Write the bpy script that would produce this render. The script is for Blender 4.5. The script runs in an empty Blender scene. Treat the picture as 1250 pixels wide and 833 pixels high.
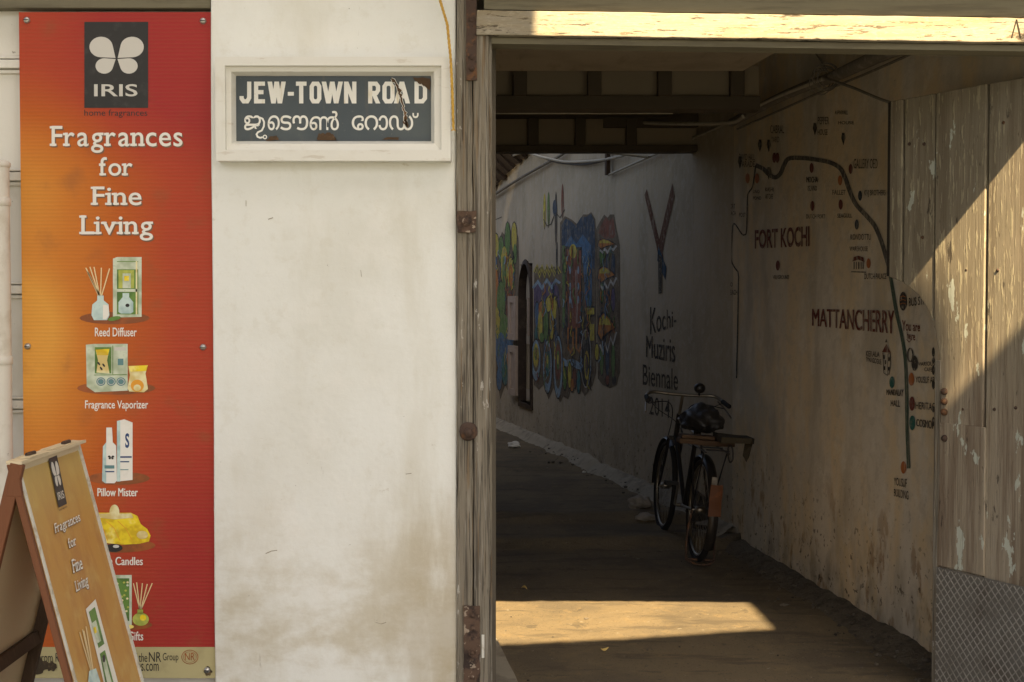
import bpy, math, random
from mathutils import Vector, Matrix, noise
random.seed(7)
V = Vector
sc = bpy.context.scene
COL = sc.collection

# ------------------------------------------------------------------ camera
CAM = V((0.0, -5.0, 1.75)); PITCH = math.radians(1.84); FPX = 1600.0
cd = bpy.data.cameras.new('camera'); cam = bpy.data.objects.new('camera', cd); COL.objects.link(cam)
cam.location = CAM; cam.rotation_euler = (math.radians(90) - PITCH, 0, 0)
cd.sensor_width = 36; cd.lens = FPX / 1250 * 36; cd.clip_end = 500; cd.clip_start = 0.05
sc.camera = cam
# ------------------------------------------------------------------ sky and sun
SUN = V((0.22, -1.0, 1.07))                      # direction towards the sun
w = bpy.data.worlds.new('World'); sc.world = w; w.use_nodes = True
nt = w.node_tree; bg = nt.nodes['Background']
sky = nt.nodes.new('ShaderNodeTexSky'); sky.sky_type = 'NISHITA'; sky.sun_disc = False
sky.sun_elevation = math.atan2(SUN.z, math.hypot(SUN.x, SUN.y))
sky.sun_rotation = math.atan2(SUN.x, SUN.y)
sky.dust_density = 5.0; sky.ozone_density = 0.3; sky.air_density = 0.8
hs = nt.nodes.new('ShaderNodeHueSaturation'); hs.inputs['Saturation'].default_value = 0.75
nt.links.new(sky.outputs[0], hs.inputs['Color']); nt.links.new(hs.outputs[0], bg.inputs['Color'])
bg.inputs['Strength'].default_value = 0.05
ld = bpy.data.lights.new('sun', 'SUN'); ld.energy = 5.0; ld.angle = math.radians(0.5); ld.color = (1.0, 0.77, 0.46)
so = bpy.data.objects.new('sun', ld); COL.objects.link(so)
so.rotation_euler = SUN.to_track_quat('Z', 'Y').to_euler(); so.location = (3, -8, 12)
vs = sc.view_settings
vs.view_transform = 'Standard'; vs.look = 'None'; vs.gamma = 1.0; vs.use_curve_mapping = False
vs.exposure = 2.08

# ------------------------------------------------------------------ helpers
cp, sp = math.cos(PITCH), math.sin(PITCH)
def ray(px, py):
    x = (px - 625) / FPX; y = (416.5 - py) / FPX
    return V((x, cp + y * sp, -sp + y * cp))
class Plane:
    def __init__(s, o, n): s.o = V(o); s.n = V(n).normalized()
    def at(s, px, py, off=0.0):
        d = ray(px, py); t = (s.o - CAM).dot(s.n) / d.dot(s.n)
        return CAM + d * t + s.n * off
def facade(y): return Plane((0, y, 0), (0, -1, 0))
def atY(px, py, y): return facade(y).at(px, py)

class MB:
    def __init__(s): s.v = []; s.f = []; s.m = []; s.sm = []
    def add(s, vs, fs, mi=0, smooth=False):
        b = len(s.v); s.v += [V(q) for q in vs]
        for f in fs: s.f.append([b + i for i in f]); s.m.append(mi); s.sm.append(smooth)
        return s
    def box(s, x0, x1, y0, y1, z0, z1, mi=0):
        return s.hexa([(x0, y0), (x1, y0), (x1, y1), (x0, y1)], z0, z1, mi)
    def hexa(s, q, z0, z1, mi=0):
        n = len(q)
        return s.add([(x, y, z0) for x, y in q] + [(x, y, z1) for x, y in q],
                     [list(range(n))[::-1], list(range(n, 2 * n))] + [[i, (i + 1) % n, n + (i + 1) % n, n + i] for i in range(n)], mi)
    def prism(s, pts, d, mi=0):
        n = len(pts); d = V(d)
        return s.add([V(p) for p in pts] + [V(p) + d for p in pts],
                     [list(range(n)), list(range(n, 2 * n))[::-1]] + [[i, n + i, n + (i + 1) % n, (i + 1) % n] for i in range(n)], mi)
    def bar(s, a, b, u, wd, mi=0):
        """square bar from a to b, half sizes wd=(w along u, w across)"""
        a, b, u = V(a), V(b), V(u); t = (b - a).normalized(); u = (u - t * u.dot(t)).normalized(); c = t.cross(u)
        q = [u * i * wd[0] + c * j * wd[1] for i, j in ((-1, -1), (1, -1), (1, 1), (-1, 1))]
        return s.add([a + k for k in q] + [b + k for k in q], [[3, 2, 1, 0], [4, 5, 6, 7], [0, 1, 5, 4], [1, 2, 6, 5], [2, 3, 7, 6], [3, 0, 4, 7]], mi)
    def tube(s, pts, r, n=8, mi=0, closed=False, cap=True):
        pts = [V(p) for p in pts]; k = len(pts); vs = []; up = None
        rr = r if isinstance(r, (list, tuple)) else [r] * k
        for i, p in enumerate(pts):
            a = pts[(i - 1) % k] if (closed or i) else p; b = pts[(i + 1) % k] if (closed or i < k - 1) else p
            t = (b - a).normalized()
            if up is None: up = t.orthogonal().normalized()
            up = (up - t * up.dot(t)).normalized(); c = t.cross(up)
            vs += [p + (up * math.cos(2 * math.pi * j / n) + c * math.sin(2 * math.pi * j / n)) * rr[i] for j in range(n)]
        fs = [[i * n + j, i * n + (j + 1) % n, ((i + 1) % k) * n + (j + 1) % n, ((i + 1) % k) * n + j] for i in range(k if closed else k - 1) for j in range(n)]
        s.add(vs, fs, mi, True)
        if cap and not closed:
            s.add(vs[:n], [list(range(n))[::-1]], mi); s.add(vs[-n:], [list(range(n))], mi)
        return s
    def ell(s, c, r, mi=0, nu=16, nv=10, fn=None):
        vs = []
        for i in range(nv + 1):
            th = math.pi * i / nv
            for j in range(nu):
                ph = 2 * math.pi * j / nu
                p = V((math.sin(th) * math.cos(ph), math.sin(th) * math.sin(ph), math.cos(th)))
                if fn: p = fn(p)
                vs.append(V(c) + V((p.x * r[0], p.y * r[1], p.z * r[2])))
        return s.add(vs, [[i * nu + j, (i + 1) * nu + j, (i + 1) * nu + (j + 1) % nu, i * nu + (j + 1) % nu] for i in range(nv) for j in range(nu)], mi, True)
    def lathe(s, c, prof, axis=(0, 0, 1), n=24, mi=0):
        q = V((0, 0, 1)).rotation_difference(V(axis)); vs = []
        for r, h in prof:
            vs += [V(c) + q @ V((r * math.cos(2 * math.pi * j / n), r * math.sin(2 * math.pi * j / n), h)) for j in range(n)]
        return s.add(vs, [[i * n + j, i * n + (j + 1) % n, (i + 1) * n + (j + 1) % n, (i + 1) * n + j] for i in range(len(prof) - 1) for j in range(n)], mi, True)
    def rough(s, amp, sc_=6.0, seed=0):
        for i, p in enumerate(s.v):
            s.v[i] = p + noise.noise_vector(p * sc_ + V((seed, 0, 0))) * amp
        return s
    def slab(s, x0, x1, y0, y1, z0, z1, nx=1, nz=1, mi=0):
        """box whose long faces are subdivided (for rough())"""
        g = lambda i, j, y: (x0 + (x1 - x0) * i / nx, y, z0 + (z1 - z0) * j / nz)
        b = []
        for y in (y0, y1): b += [g(i, j, y) for j in range(nz + 1) for i in range(nx + 1)]
        W = nx + 1; O = W * (nz + 1); fs = []
        for j in range(nz):
            for i in range(nx):
                k = j * W + i
                fs += [[k, k + 1, k + 1 + W, k + W], [O + k + W, O + k + 1 + W, O + k + 1, O + k]]
        for i in range(nx):
            fs += [[i, O + i, O + i + 1, i + 1], [nz * W + i, nz * W + i + 1, O + nz * W + i + 1, O + nz * W + i]]
        for j in range(nz):
            k = j * W; fs += [[k, k + W, O + k + W, O + k], [k + nx, O + k + nx, O + k + nx + W, k + nx + W]]
        return s.add(b, fs, mi)
    def build(s, name, mats, parent=None, local=False, bevel=0, origin=None):
        me = bpy.data.meshes.new(name)
        vs = s.v
        if parent is not None and not local:
            vs = [p - MW[parent.name] for p in vs]
        o = bpy.data.objects.new(name, me); COL.objects.link(o)
        if parent is None and not local:
            lo = V([min(p[i] for p in vs) for i in range(3)]); hi = V([max(p[i] for p in vs) for i in range(3)])
            og = V(origin) if origin else V(((lo.x + hi.x) / 2, (lo.y + hi.y) / 2, lo.z))
            vs = [p - og for p in vs]; o.location = og; MW[o.name] = og
        elif parent is not None:
            o.parent = parent; MW[o.name] = MW.get(parent.name, V((0, 0, 0)))
        me.from_pydata([tuple(p) for p in vs], [], s.f)
        for m_ in (mats if isinstance(mats, (list, tuple)) else [mats]): me.materials.append(m_)
        me.polygons.foreach_set('material_index', s.m); me.polygons.foreach_set('use_smooth', s.sm)
        me.update(); me.validate()
        if bevel:
            b = o.modifiers.new('bevel', 'BEVEL'); b.width = bevel; b.segments = 2; b.limit_method = 'ANGLE'
        return o
MW = {}
def empty(name, loc, rot=None):
    o = bpy.data.objects.new(name, None); COL.objects.link(o); o.location = loc; o.empty_display_size = 0.1
    MW[o.name] = V(loc)
    if rot is not None: o.rotation_euler = rot
    return o
def tag(o, label, cat, group=None, kind=None):
    o['label'] = label; o['category'] = cat
    if group: o['group'] = group
    if kind: o['kind'] = kind
    return o

# ------------------------------------------------------------------ materials
def M(name, col, rough=0.85, layers=(), bump=(), metal=0.0, spec=0.3, extra=None):
    m = bpy.data.materials.new(name); m.use_nodes = True; t = m.node_tree; N = t.nodes; L = t.links
    b = N['Principled BSDF']; b.inputs['Roughness'].default_value = rough; b.inputs['Metallic'].default_value = metal
    b.inputs['Specular IOR Level'].default_value = spec
    geo = N.new('ShaderNodeNewGeometry'); P = geo.outputs['Position']
    def fac(l):
        mp = N.new('ShaderNodeMapping'); mp.inputs['Scale'].default_value = l.get('s', (1, 1, 1)); mp.inputs['Location'].default_value = (l.get('o', 0), l.get('o', 0) * 1.7, 0)
        L.new(P, mp.inputs[0])
        if l.get('t') == 'vor':
            n = N.new('ShaderNodeTexVoronoi'); n.inputs['Scale'].default_value = l['n']; out = n.outputs['Distance']
        elif l.get('t') == 'wave':
            n = N.new('ShaderNodeTexWave'); n.inputs['Scale'].default_value = l['n']; n.bands_direction = l.get('dir', 'Z'); n.inputs['Distortion'].default_value = l.get('dist', 0); out = n.outputs['Fac']
        else:
            n = N.new('ShaderNodeTexNoise'); n.inputs['Scale'].default_value = l['n']; n.inputs['Detail'].default_value = l.get('d', 6); n.inputs['Roughness'].default_value = l.get('r', 0.6); out = n.outputs['Fac']
        L.new(mp.outputs[0], n.inputs['Vector'])
        if 'lo' in l:
            r = N.new('ShaderNodeMapRange'); r.interpolation_type = 'SMOOTHSTEP'
            r.inputs[1].default_value = l['lo']; r.inputs[2].default_value = l['hi']; L.new(out, r.inputs[0]); out = r.outputs[0]
        for g in ([l['grad']] if 'grad' in l else []) + list(l.get('grads', [])):
            ax, a, z = g; sx = N.new('ShaderNodeSeparateXYZ'); L.new(P, sx.inputs[0])
            r = N.new('ShaderNodeMapRange'); r.interpolation_type = 'SMOOTHSTEP'
            r.inputs[1].default_value = a; r.inputs[2].default_value = z; L.new(sx.outputs[ax], r.inputs[0])
            mu = N.new('ShaderNodeMath'); mu.operation = 'MULTIPLY'; L.new(out, mu.inputs[0]); L.new(r.outputs[0], mu.inputs[1]); out = mu.outputs[0]
        mu = N.new('ShaderNodeMath'); mu.operation = 'MULTIPLY'; mu.inputs[1].default_value = l.get('f', 1.0); L.new(out, mu.inputs[0])
        return mu.outputs[0]
    cur = None
    for l in layers:
        mx = N.new('ShaderNodeMix'); mx.data_type = 'RGBA'
        if cur is None: mx.inputs['A'].default_value = (*col, 1)
        else: L.new(cur, mx.inputs['A'])
        mx.inputs['B'].default_value = (*l['c'], 1); L.new(fac(l), mx.inputs['Factor']); cur = mx.outputs['Result']
    if cur is None: b.inputs['Base Color'].default_value = (*col, 1)
    else: L.new(cur, b.inputs['Base Color'])
    nrm = None
    for l in bump:
        bp = N.new('ShaderNodeBump'); bp.inputs['Strength'].default_value = l.get('k', 0.4); bp.inputs['Distance'].default_value = l.get('h', 0.004)
        L.new(fac(l), bp.inputs['Height'])
        if nrm: L.new(nrm, bp.inputs['Normal'])
        nrm = bp.outputs['Normal']
    if nrm: L.new(nrm, b.inputs['Normal'])
    if extra: extra(N, L, b, P)
    return m

PLASTER_B = [dict(n=3, k=.35, h=.02, d=4), dict(n=45, k=.22, h=.004, d=8), dict(n=180, k=.12, h=.002)]
m_white = M('white_plaster', (.80, .80, .735), .8, [
    dict(n=1.1, c=(.69, .675, .585), lo=.46, hi=.64, f=.55), dict(n=5, c=(.83, .815, .745), lo=.5, hi=.66, f=.4, d=9),
    dict(s=(3, 3, .7), n=1.2, c=(.60, .56, .43), lo=.52, hi=.68, f=.28, o=3), dict(n=14, c=(.66, .63, .52), lo=.54, hi=.66, f=.25, d=10, o=2, r=.7),
    dict(s=(1, 1, 1.6), n=1.7, c=(.50, .43, .28), lo=.43, hi=.60, f=.65, grad=('Z', 1.2, .45), d=10, r=.65),
    dict(s=(4, 4, .9), n=1.6, c=(.42, .34, .20), lo=.38, hi=.64, f=.6, grads=[('X', -.7, -.25), ('Z', 1.35, .75)], o=5, d=10),
    dict(s=(1, 1, 2), n=6, c=(.46, .40, .29), lo=.655, hi=.69, f=.4, o=19, d=12, r=.75), dict(n=60, c=(.70, .67, .58), lo=.5, hi=.7, f=.12, d=8),
    dict(n=38, c=(.2, .16, .11), lo=.70, hi=.74, f=.7), dict(s=(3, 3, .8), n=9, c=(.33, .28, .2), lo=.70, hi=.76, f=.45, o=2)], PLASTER_B)
m_dkcrack = M('exposed_dark_render', (.33, .29, .21), .9)
m_frame = M('painted_sign_frame', (.77, .75, .665), .7, [dict(n=7, c=(.6, .54, .42), lo=.5, hi=.75, f=.5), dict(n=40, c=(.35, .28, .18), lo=.7, hi=.76, f=.6), dict(s=(1, 1, 5), n=8, c=(.5, .42, .3), lo=.6, hi=.7, f=.4)], [dict(n=60, k=.2, h=.003)])
m_board = M('old_white_boarding', (.73, .705, .62), .75, [dict(n=2, c=(.55, .5, .39), lo=.45, hi=.7, f=.5), dict(n=30, c=(.2, .17, .12), lo=.68, hi=.73, f=.7), dict(s=(8, 8, .6), n=2, c=(.5, .45, .35), lo=.5, hi=.8, f=.4)], [dict(n=40, k=.25, h=.003)])
m_olive = M('olive_painted_timber', (.17, .15, .095), .8, [dict(s=(.6, 4, 8), n=5, c=(.10, .085, .055), lo=.45, hi=.65, f=.6)], [dict(s=(.5, 4, 8), n=20, k=.3)])
WOODB = [dict(s=(34, 34, .7), n=4, k=.75, h=.008, d=9), dict(s=(90, 90, 1.2), n=4, k=.5, h=.003)]
m_post = M('weathered_post_wood', (.22, .19, .14), .9, [
    dict(s=(30, 30, .6), n=3, c=(.055, .045, .034), lo=.48, hi=.62, f=.75, d=9), dict(s=(24, 24, .7), n=4, c=(.36, .33, .27), lo=.51, hi=.66, f=.55, o=4, d=9),
    dict(s=(30, 30, .8), n=3, c=(.20, .12, .05), lo=.56, hi=.66, f=.55, o=7), dict(s=(70, 70, .9), n=3, c=(.03, .025, .02), lo=.57, hi=.63, f=.7, o=11), dict(s=(5, 5, 1.6), n=5, c=(.48, .45, .39), lo=.64, hi=.66, f=.7, o=2, d=9)], WOODB)
m_lintel = M('peeling_cream_timber', (.31, .27, .195), .8, [
    dict(s=(.6, 3, 5), n=4, c=(.28, .22, .125), lo=.45, hi=.62, f=.7), dict(s=(1, 3, 8), n=5, c=(.15, .11, .065), lo=.585, hi=.61, f=.9, d=10, r=.7), dict(s=(1.6, 3, 26), n=5, c=(.05, .038, .025), lo=.60, hi=.62, f=.9, o=3, d=9),
    dict(s=(1.2, 3, 6), n=9, c=(.07, .05, .03), lo=.60, hi=.63, f=.85, o=13, d=9, grad=('Z', 2.80, 2.765)), dict(s=(4, 4, 12), n=10, c=(.42, .37, .27), lo=.55, hi=.62, f=.5, o=8), dict(n=45, c=(.06, .045, .03), lo=.68, hi=.71, f=.8)],
    [dict(s=(1, 3, 8), n=5, k=.6, h=.006, d=10, r=.7), dict(n=70, k=.25, h=.002)])
m_gate = M('peeling_gate_wood', (.33, .275, .195), .88, [
    dict(s=(9, 9, .35), n=2.2, c=(.17, .12, .08), lo=.42, hi=.60, f=.8, d=9), dict(s=(7, 7, .6), n=2, c=(.42, .365, .27), lo=.5, hi=.66, f=.5, o=4, d=9), dict(s=(60, 60, .5), n=3, c=(.17, .13, .09), lo=.5, hi=.64, f=.4, o=8, d=9),
    dict(n=2.5, c=(.19, .165, .11), lo=.2, hi=.5, f=.6, grad=('Z', 1.15, 1.75)),
    dict(s=(18, 18, 2.2), n=4, c=(.46, .41, .27), lo=.56, hi=.60, f=.55, o=1, d=10, grad=('Z', 1.35, 1.75)),
    dict(s=(4, 4, 1.6), n=3, c=(.56, .60, .50), lo=.635, hi=.655, f=.75, o=12, d=9),
    dict(s=(8, 8, 2.5), n=3, c=(.05, .04, .03), lo=.63, hi=.70, f=.85, o=6), dict(s=(90, 90, .8), n=3, c=(.08, .06, .04), lo=.60, hi=.65, f=.6, o=3), dict(n=60, c=(.06, .045, .03), lo=.71, hi=.75, f=.8)],
    [dict(s=(40, 40, .5), n=4, k=.35, h=.004, d=9), dict(s=(18, 18, 2.2), n=4, k=.5, h=.004, lo=.52, hi=.62, o=1, d=10), dict(n=120, k=.2, h=.002)])
m_darkgap = M('dark_timber_gap', (.035, .028, .02), .9)
m_steel = M('worn_tread_steel', (.19, .18, .155), .55, [dict(n=6, c=(.12, .1, .08), lo=.45, hi=.7, f=.7), dict(n=30, c=(.25, .235, .2), lo=.55, hi=.7, f=.6)], [dict(n=60, k=.2, h=.002)], metal=.35)
m_steel2 = M('tread_ridges', (.36, .34, .30), .5, [dict(n=7, c=(.15, .125, .095), lo=.45, hi=.7, f=.5)], metal=.4)
m_rust = M('rusty_iron', (.085, .055, .04), .8, [dict(n=25, c=(.2, .095, .04), lo=.5, hi=.66, f=.8), dict(n=60, c=(.03, .024, .02), lo=.55, hi=.7, f=.8)], [dict(n=70, k=.6, h=.004)], metal=.3)
m_rust2 = M('rusted_plate', (.12, .075, .05), .85, [dict(n=18, c=(.035, .025, .02), lo=.45, hi=.6, f=.9), dict(n=40, c=(.42, .34, .25), lo=.56, hi=.62, f=.8)], [dict(n=60, k=.7, h=.005)], metal=.2)
m_screw = M('screw_steel', (.5, .48, .43), .35, metal=.9)
WALLL = [
    dict(n=.8, c=(.50, .44, .33), lo=.42, hi=.6, f=.7), dict(s=(2, 2, .7), n=1.6, c=(.36, .31, .22), lo=.47, hi=.66, f=.6, d=8, o=2), dict(s=(2, 2, .8), n=1.3, c=(.69, .53, .30), lo=.42, hi=.60, f=.65, o=6, d=8),  # yellow layer: stain strengthened to paint in the glow of bounced light
    dict(n=6, c=(.70, .66, .57), lo=.53, hi=.66, f=.4, o=1, d=10), dict(s=(2, 2, 1.2), n=3, c=(.16, .13, .09), lo=.47, hi=.66, f=.6, o=4, d=10, grad=('Z', .6, .0)),
    dict(s=(3, 3, 1.5), n=2.6, c=(.25, .14, .055), lo=.55, hi=.64, f=.7, o=14, grad=('Z', .95, .3), d=10),
    dict(n=24, c=(.07, .055, .04), lo=.61, hi=.66, f=.85, grad=('Z', 1.0, .1), d=3), dict(n=13, c=(.48, .43, .34), lo=.5, hi=.62, f=.4, d=10, o=7), dict(n=55, c=(.12, .1, .08), lo=.69, hi=.73, f=.6)]
WALLB = [dict(n=2.2, k=.4, h=.035, d=4), dict(n=9, k=.25, h=.01, d=8), dict(n=60, k=.35, h=.006, d=8)]
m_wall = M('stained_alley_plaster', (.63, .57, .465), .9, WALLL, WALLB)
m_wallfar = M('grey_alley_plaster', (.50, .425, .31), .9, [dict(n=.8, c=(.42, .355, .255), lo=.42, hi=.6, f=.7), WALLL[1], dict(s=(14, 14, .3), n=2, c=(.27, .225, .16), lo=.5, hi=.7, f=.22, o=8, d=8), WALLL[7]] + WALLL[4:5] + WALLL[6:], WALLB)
m_floor = M('worn_concrete_floor', (.158, .121, .07), .92, [
    dict(n=1.2, c=(.095, .076, .05), lo=.44, hi=.6, f=.7), dict(n=9, c=(.2, .145, .075), lo=.52, hi=.66, f=.6, d=10, r=.7), dict(n=90, c=(.04, .032, .024), lo=.58, hi=.66, f=.7), dict(s=(.5, 2.5, 1), n=3, c=(.07, .056, .038), lo=.54, hi=.62, f=.55, d=10, o=3), dict(n=30, c=(.28, .25, .19), lo=.66, hi=.7, f=.6, o=5), dict(n=3.3, c=(.06, .05, .035), lo=.60, hi=.63, f=.6, d=12, o=15, r=.75)],
    [dict(n=4, k=.4, h=.02), dict(n=28, k=.6, h=.01, d=10, r=.7), dict(n=140, k=.45, h=.003)])
m_rubblefloor = M('rough_dirt_margin', (.12, .10, .07), .95, [dict(n=14, c=(.055, .045, .033), lo=.45, hi=.65, f=.8), dict(n=40, c=(.26, .225, .165), lo=.58, hi=.72, f=.6)], [dict(n=16, k=.9, h=.03, d=9), dict(n=70, k=.6, h=.008)])
m_darkwall = M('dark_side_wall', (.13, .11, .08), .9, [dict(n=2, c=(.08, .065, .05), lo=.45, hi=.65, f=.6)], [dict(n=9, k=.4, h=.01)])  # unseen wall darkened to cut light bouncing inside the passage
m_kerb = M('pale_worn_kerb', (.30, .265, .20), .92, [dict(n=8, c=(.16, .135, .1), lo=.45, hi=.68, f=.7)], [dict(n=20, k=.7, h=.012, d=9)])
m_street = M('street_paving', (.12, .135, .145), .92, [dict(n=2, c=(.08, .085, .09), lo=.45, hi=.7, f=.6)], [dict(n=30, k=.4)])
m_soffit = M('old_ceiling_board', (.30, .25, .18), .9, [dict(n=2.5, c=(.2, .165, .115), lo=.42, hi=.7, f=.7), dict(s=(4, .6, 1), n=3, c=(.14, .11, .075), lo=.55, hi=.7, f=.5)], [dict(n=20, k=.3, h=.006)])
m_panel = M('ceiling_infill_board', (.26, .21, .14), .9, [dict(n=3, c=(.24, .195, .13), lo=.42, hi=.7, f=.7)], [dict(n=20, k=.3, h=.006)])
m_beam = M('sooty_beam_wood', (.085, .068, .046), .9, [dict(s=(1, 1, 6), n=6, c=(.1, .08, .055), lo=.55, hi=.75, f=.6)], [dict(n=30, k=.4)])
m_cable = M('dusty_grey_cable', (.17, .15, .12), .7, [dict(n=20, c=(.33, .3, .25), lo=.5, hi=.7, f=.6)])
m_cablelt = M('pale_cable', (.42, .38, .30), .6, [dict(n=14, c=(.25, .22, .17), lo=.5, hi=.7, f=.6)])
m_cabledk = M('dark_cable', (.035, .03, .026), .6)
m_rope = M('yellow_rope', (.62, .38, .07), .8, [dict(n=60, c=(.4, .22, .04), lo=.45, hi=.65, f=.6)])
m_signblue = M('enamel_slate_blue', (.062, .078, .085), .45, [dict(n=3, c=(.10, .115, .11), lo=.45, hi=.7, f=.6), dict(s=(8, 8, .6), n=3, c=(.13, .115, .085), lo=.56, hi=.75, f=.5, o=4), dict(n=60, c=(.16, .16, .15), lo=.66, hi=.72, f=.5)], [dict(n=8, k=.15, h=.004)])
m_enamel = M('enamel_white', (.80, .785, .71), .45, [dict(s=(8, 8, 1.5), n=4, c=(.55, .43, .2), lo=.58, hi=.75, f=.7), dict(n=50, c=(.45, .4, .3), lo=.66, hi=.72, f=.5)])
m_signrust = M('sign_rust', (.09, .055, .03), .9, [dict(n=30, c=(.2, .11, .05), lo=.5, hi=.65, f=.8)], [dict(n=50, k=.7, h=.005)])
m_pwhite = M('print_white', (.80, .76, .67), .45, [dict(n=30, c=(.68, .63, .52), lo=.5, hi=.7, f=.4)])
m_pshadow = M('print_letter_edge', (.20, .11, .06), .5)
m_pblack = M('print_black', (.028, .026, .022), .45, [dict(n=20, c=(.06, .055, .05), lo=.5, hi=.7, f=.6)])
m_pgrey = M('print_silver', (.60, .57, .50), .45)
m_pdisc = M('print_brown_oval', (.24, .075, .022), .5, [dict(n=16, c=(.36, .10, .025), lo=.42, hi=.66, f=.85, d=2, o=5), dict(n=70, c=(.36, .10, .025), lo=.55, hi=.7, f=.5, o=3)])
m_pgreen = M('print_green', (.14, .26, .05), .5, [dict(n=16, c=(.06, .13, .03), lo=.42, hi=.66, f=.85, d=2, o=6), dict(n=70, c=(.06, .13, .03), lo=.55, hi=.7, f=.5, o=3)])
m_plime = M('print_lime', (.50, .52, .10), .5, [dict(n=16, c=(.25, .30, .05), lo=.42, hi=.66, f=.85, d=2, o=5), dict(n=70, c=(.25, .30, .05), lo=.55, hi=.7, f=.5, o=3)])
m_ppale = M('print_pale_green', (.62, .66, .50), .5, [dict(n=16, c=(.36, .42, .26), lo=.42, hi=.66, f=.85, d=2, o=5), dict(n=70, c=(.36, .42, .26), lo=.55, hi=.7, f=.5, o=3)])
m_pmint = M('print_mint', (.56, .68, .62), .5, [dict(n=16, c=(.33, .46, .44), lo=.42, hi=.66, f=.85, d=2, o=5), dict(n=70, c=(.33, .46, .44), lo=.55, hi=.7, f=.5, o=3)])
m_pyellow = M('print_yellow', (.85, .64, .02), .5, [dict(n=14, c=(.92, .78, .25), lo=.5, hi=.62, f=.7), dict(n=22, c=(.55, .33, .01), lo=.45, hi=.62, f=.7, d=2, o=5)])
m_pcream = M('print_cream', (.80, .72, .40), .5, [dict(n=16, c=(.62, .45, .14), lo=.42, hi=.66, f=.85, d=2, o=6), dict(n=70, c=(.62, .45, .14), lo=.55, hi=.7, f=.5, o=3)])
m_pteal = M('print_teal', (.12, .24, .24), .5)
m_pblue = M('print_blue', (.03, .06, .16), .5)
m_porange = M('print_orange', (.75, .33, .03), .5)
m_pstick = M('print_stick', (.76, .58, .30), .5)
m_pband = M('print_olive_band', (.46, .40, .20), .5, [dict(n=12, c=(.36, .30, .15), lo=.5, hi=.7, f=.6)])
m_stain = M('burnt_stain', (.05, .035, .02), .8, [dict(n=30, c=(.16, .11, .05), lo=.5, hi=.65, f=.8)])

def poster_extra(N, L, b, P):
    sx = N.new('ShaderNodeSeparateXYZ'); L.new(P, sx.inputs[0])
    def rng(src, a, c, o0=0., o1=1., smooth=True):
        r = N.new('ShaderNodeMapRange'); r.interpolation_type = 'SMOOTHSTEP' if smooth else 'LINEAR'
        for i, q in enumerate((a, c, o0, o1)): r.inputs[i + 1].default_value = q
        L.new(src, r.inputs[0]); return r.outputs[0]
    def math_(op, a, c):
        n = N.new('ShaderNodeMath'); n.operation = op; n.use_clamp = False
        for i, q in enumerate((a, c)):
            if isinstance(q, (int, float)): n.inputs[i].default_value = q
            else: L.new(q, n.inputs[i])
        return n.outputs[0]
    fx = rng(sx.outputs['X'], -1.9, -1.12)
    zt = rng(sx.outputs['Z'], 2.15, 2.75); zb = rng(sx.outputs['Z'], 1.5, .5)
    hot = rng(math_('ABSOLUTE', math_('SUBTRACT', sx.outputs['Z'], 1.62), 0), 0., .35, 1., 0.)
    nz = N.new('ShaderNodeTexNoise'); nz.inputs['Scale'].default_value = 2.5; L.new(P, nz.inputs['Vector'])
    t = math_('ADD', math_('ADD', math_('MULTIPLY', fx, .66), math_('MULTIPLY', zt, .62)), math_('MULTIPLY', zb, .34))
    t = math_('ADD', t, math_('MULTIPLY', math_('SUBTRACT', nz.outputs['Fac'], .5), .14))
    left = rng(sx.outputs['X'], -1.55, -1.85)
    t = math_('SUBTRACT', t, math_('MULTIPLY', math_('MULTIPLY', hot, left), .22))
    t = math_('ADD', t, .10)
    cr = N.new('ShaderNodeValToRGB'); L.new(t, cr.inputs[0])
    e = cr.color_ramp.elements
    e[0].position = 0.; e[0].color = (.72, .33, .055, 1); e[1].position = 1.; e[1].color = (.36, .035, .03, 1)
    for p, c in ((.2, (.60, .20, .03, 1)), (.42, (.50, .115, .02, 1)), (.68, (.43, .062, .026, 1))):
        k = e.new(p); k.color = c
    mx = N.new('ShaderNodeMix'); mx.data_type = 'RGBA'; mx.inputs['B'].default_value = (.25, .10, .04, 1)
    n2 = N.new('ShaderNodeTexNoise'); n2.inputs['Scale'].default_value = 7; n2.inputs['Detail'].default_value = 9; L.new(P, n2.inputs['Vector'])
    L.new(rng(n2.outputs['Fac'], .56, .78, 0, .4), mx.inputs['Factor']); L.new(cr.outputs[0], mx.inputs['A'])
    mx2 = N.new('ShaderNodeMix'); mx2.data_type = 'RGBA'; mx2.inputs['B'].default_value = (.25, .12, .05, 1)
    wv = N.new('ShaderNodeTexWave'); wv.bands_direction = 'Z'; wv.inputs['Scale'].default_value = 22; wv.inputs['Distortion'].default_value = .6; L.new(P, wv.inputs['Vector'])
    L.new(rng(wv.outputs['Fac'], .4, 1., 0, .10), mx2.inputs['Factor']); L.new(mx.outputs['Result'], mx2.inputs['A'])
    L.new(mx2.outputs['Result'], b.inputs['Base Color'])
m_poster = M('printed_red_orange_sheet', (.5, .1, .02), .42, (), [dict(n=5, k=.25, h=.012), dict(n=45, k=.18, h=.004, grad=('Z', 1.9, 1.4)), dict(t='wave', dir='Z', n=22, dist=.6, k=.15, h=.002)], spec=.12, extra=poster_extra)
m_aboard = M('printed_amber_board', (.50, .255, .05), .45, [dict(s=(3, 3, .6), n=4, c=(.42, .18, .035), lo=.45, hi=.62, f=.7), dict(n=9, c=(.58, .38, .11), lo=.5, hi=.7, f=.5), dict(n=1, c=(.50, .38, .12), lo=.2, hi=.5, f=.7, grad=('Z', .95, 1.25))], [dict(n=14, k=.15, h=.004)])
m_aback = M('board_plain_side', (.62, .51, .33), .6, [dict(n=3, c=(.62, .53, .36), lo=.45, hi=.7, f=.6)])
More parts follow.
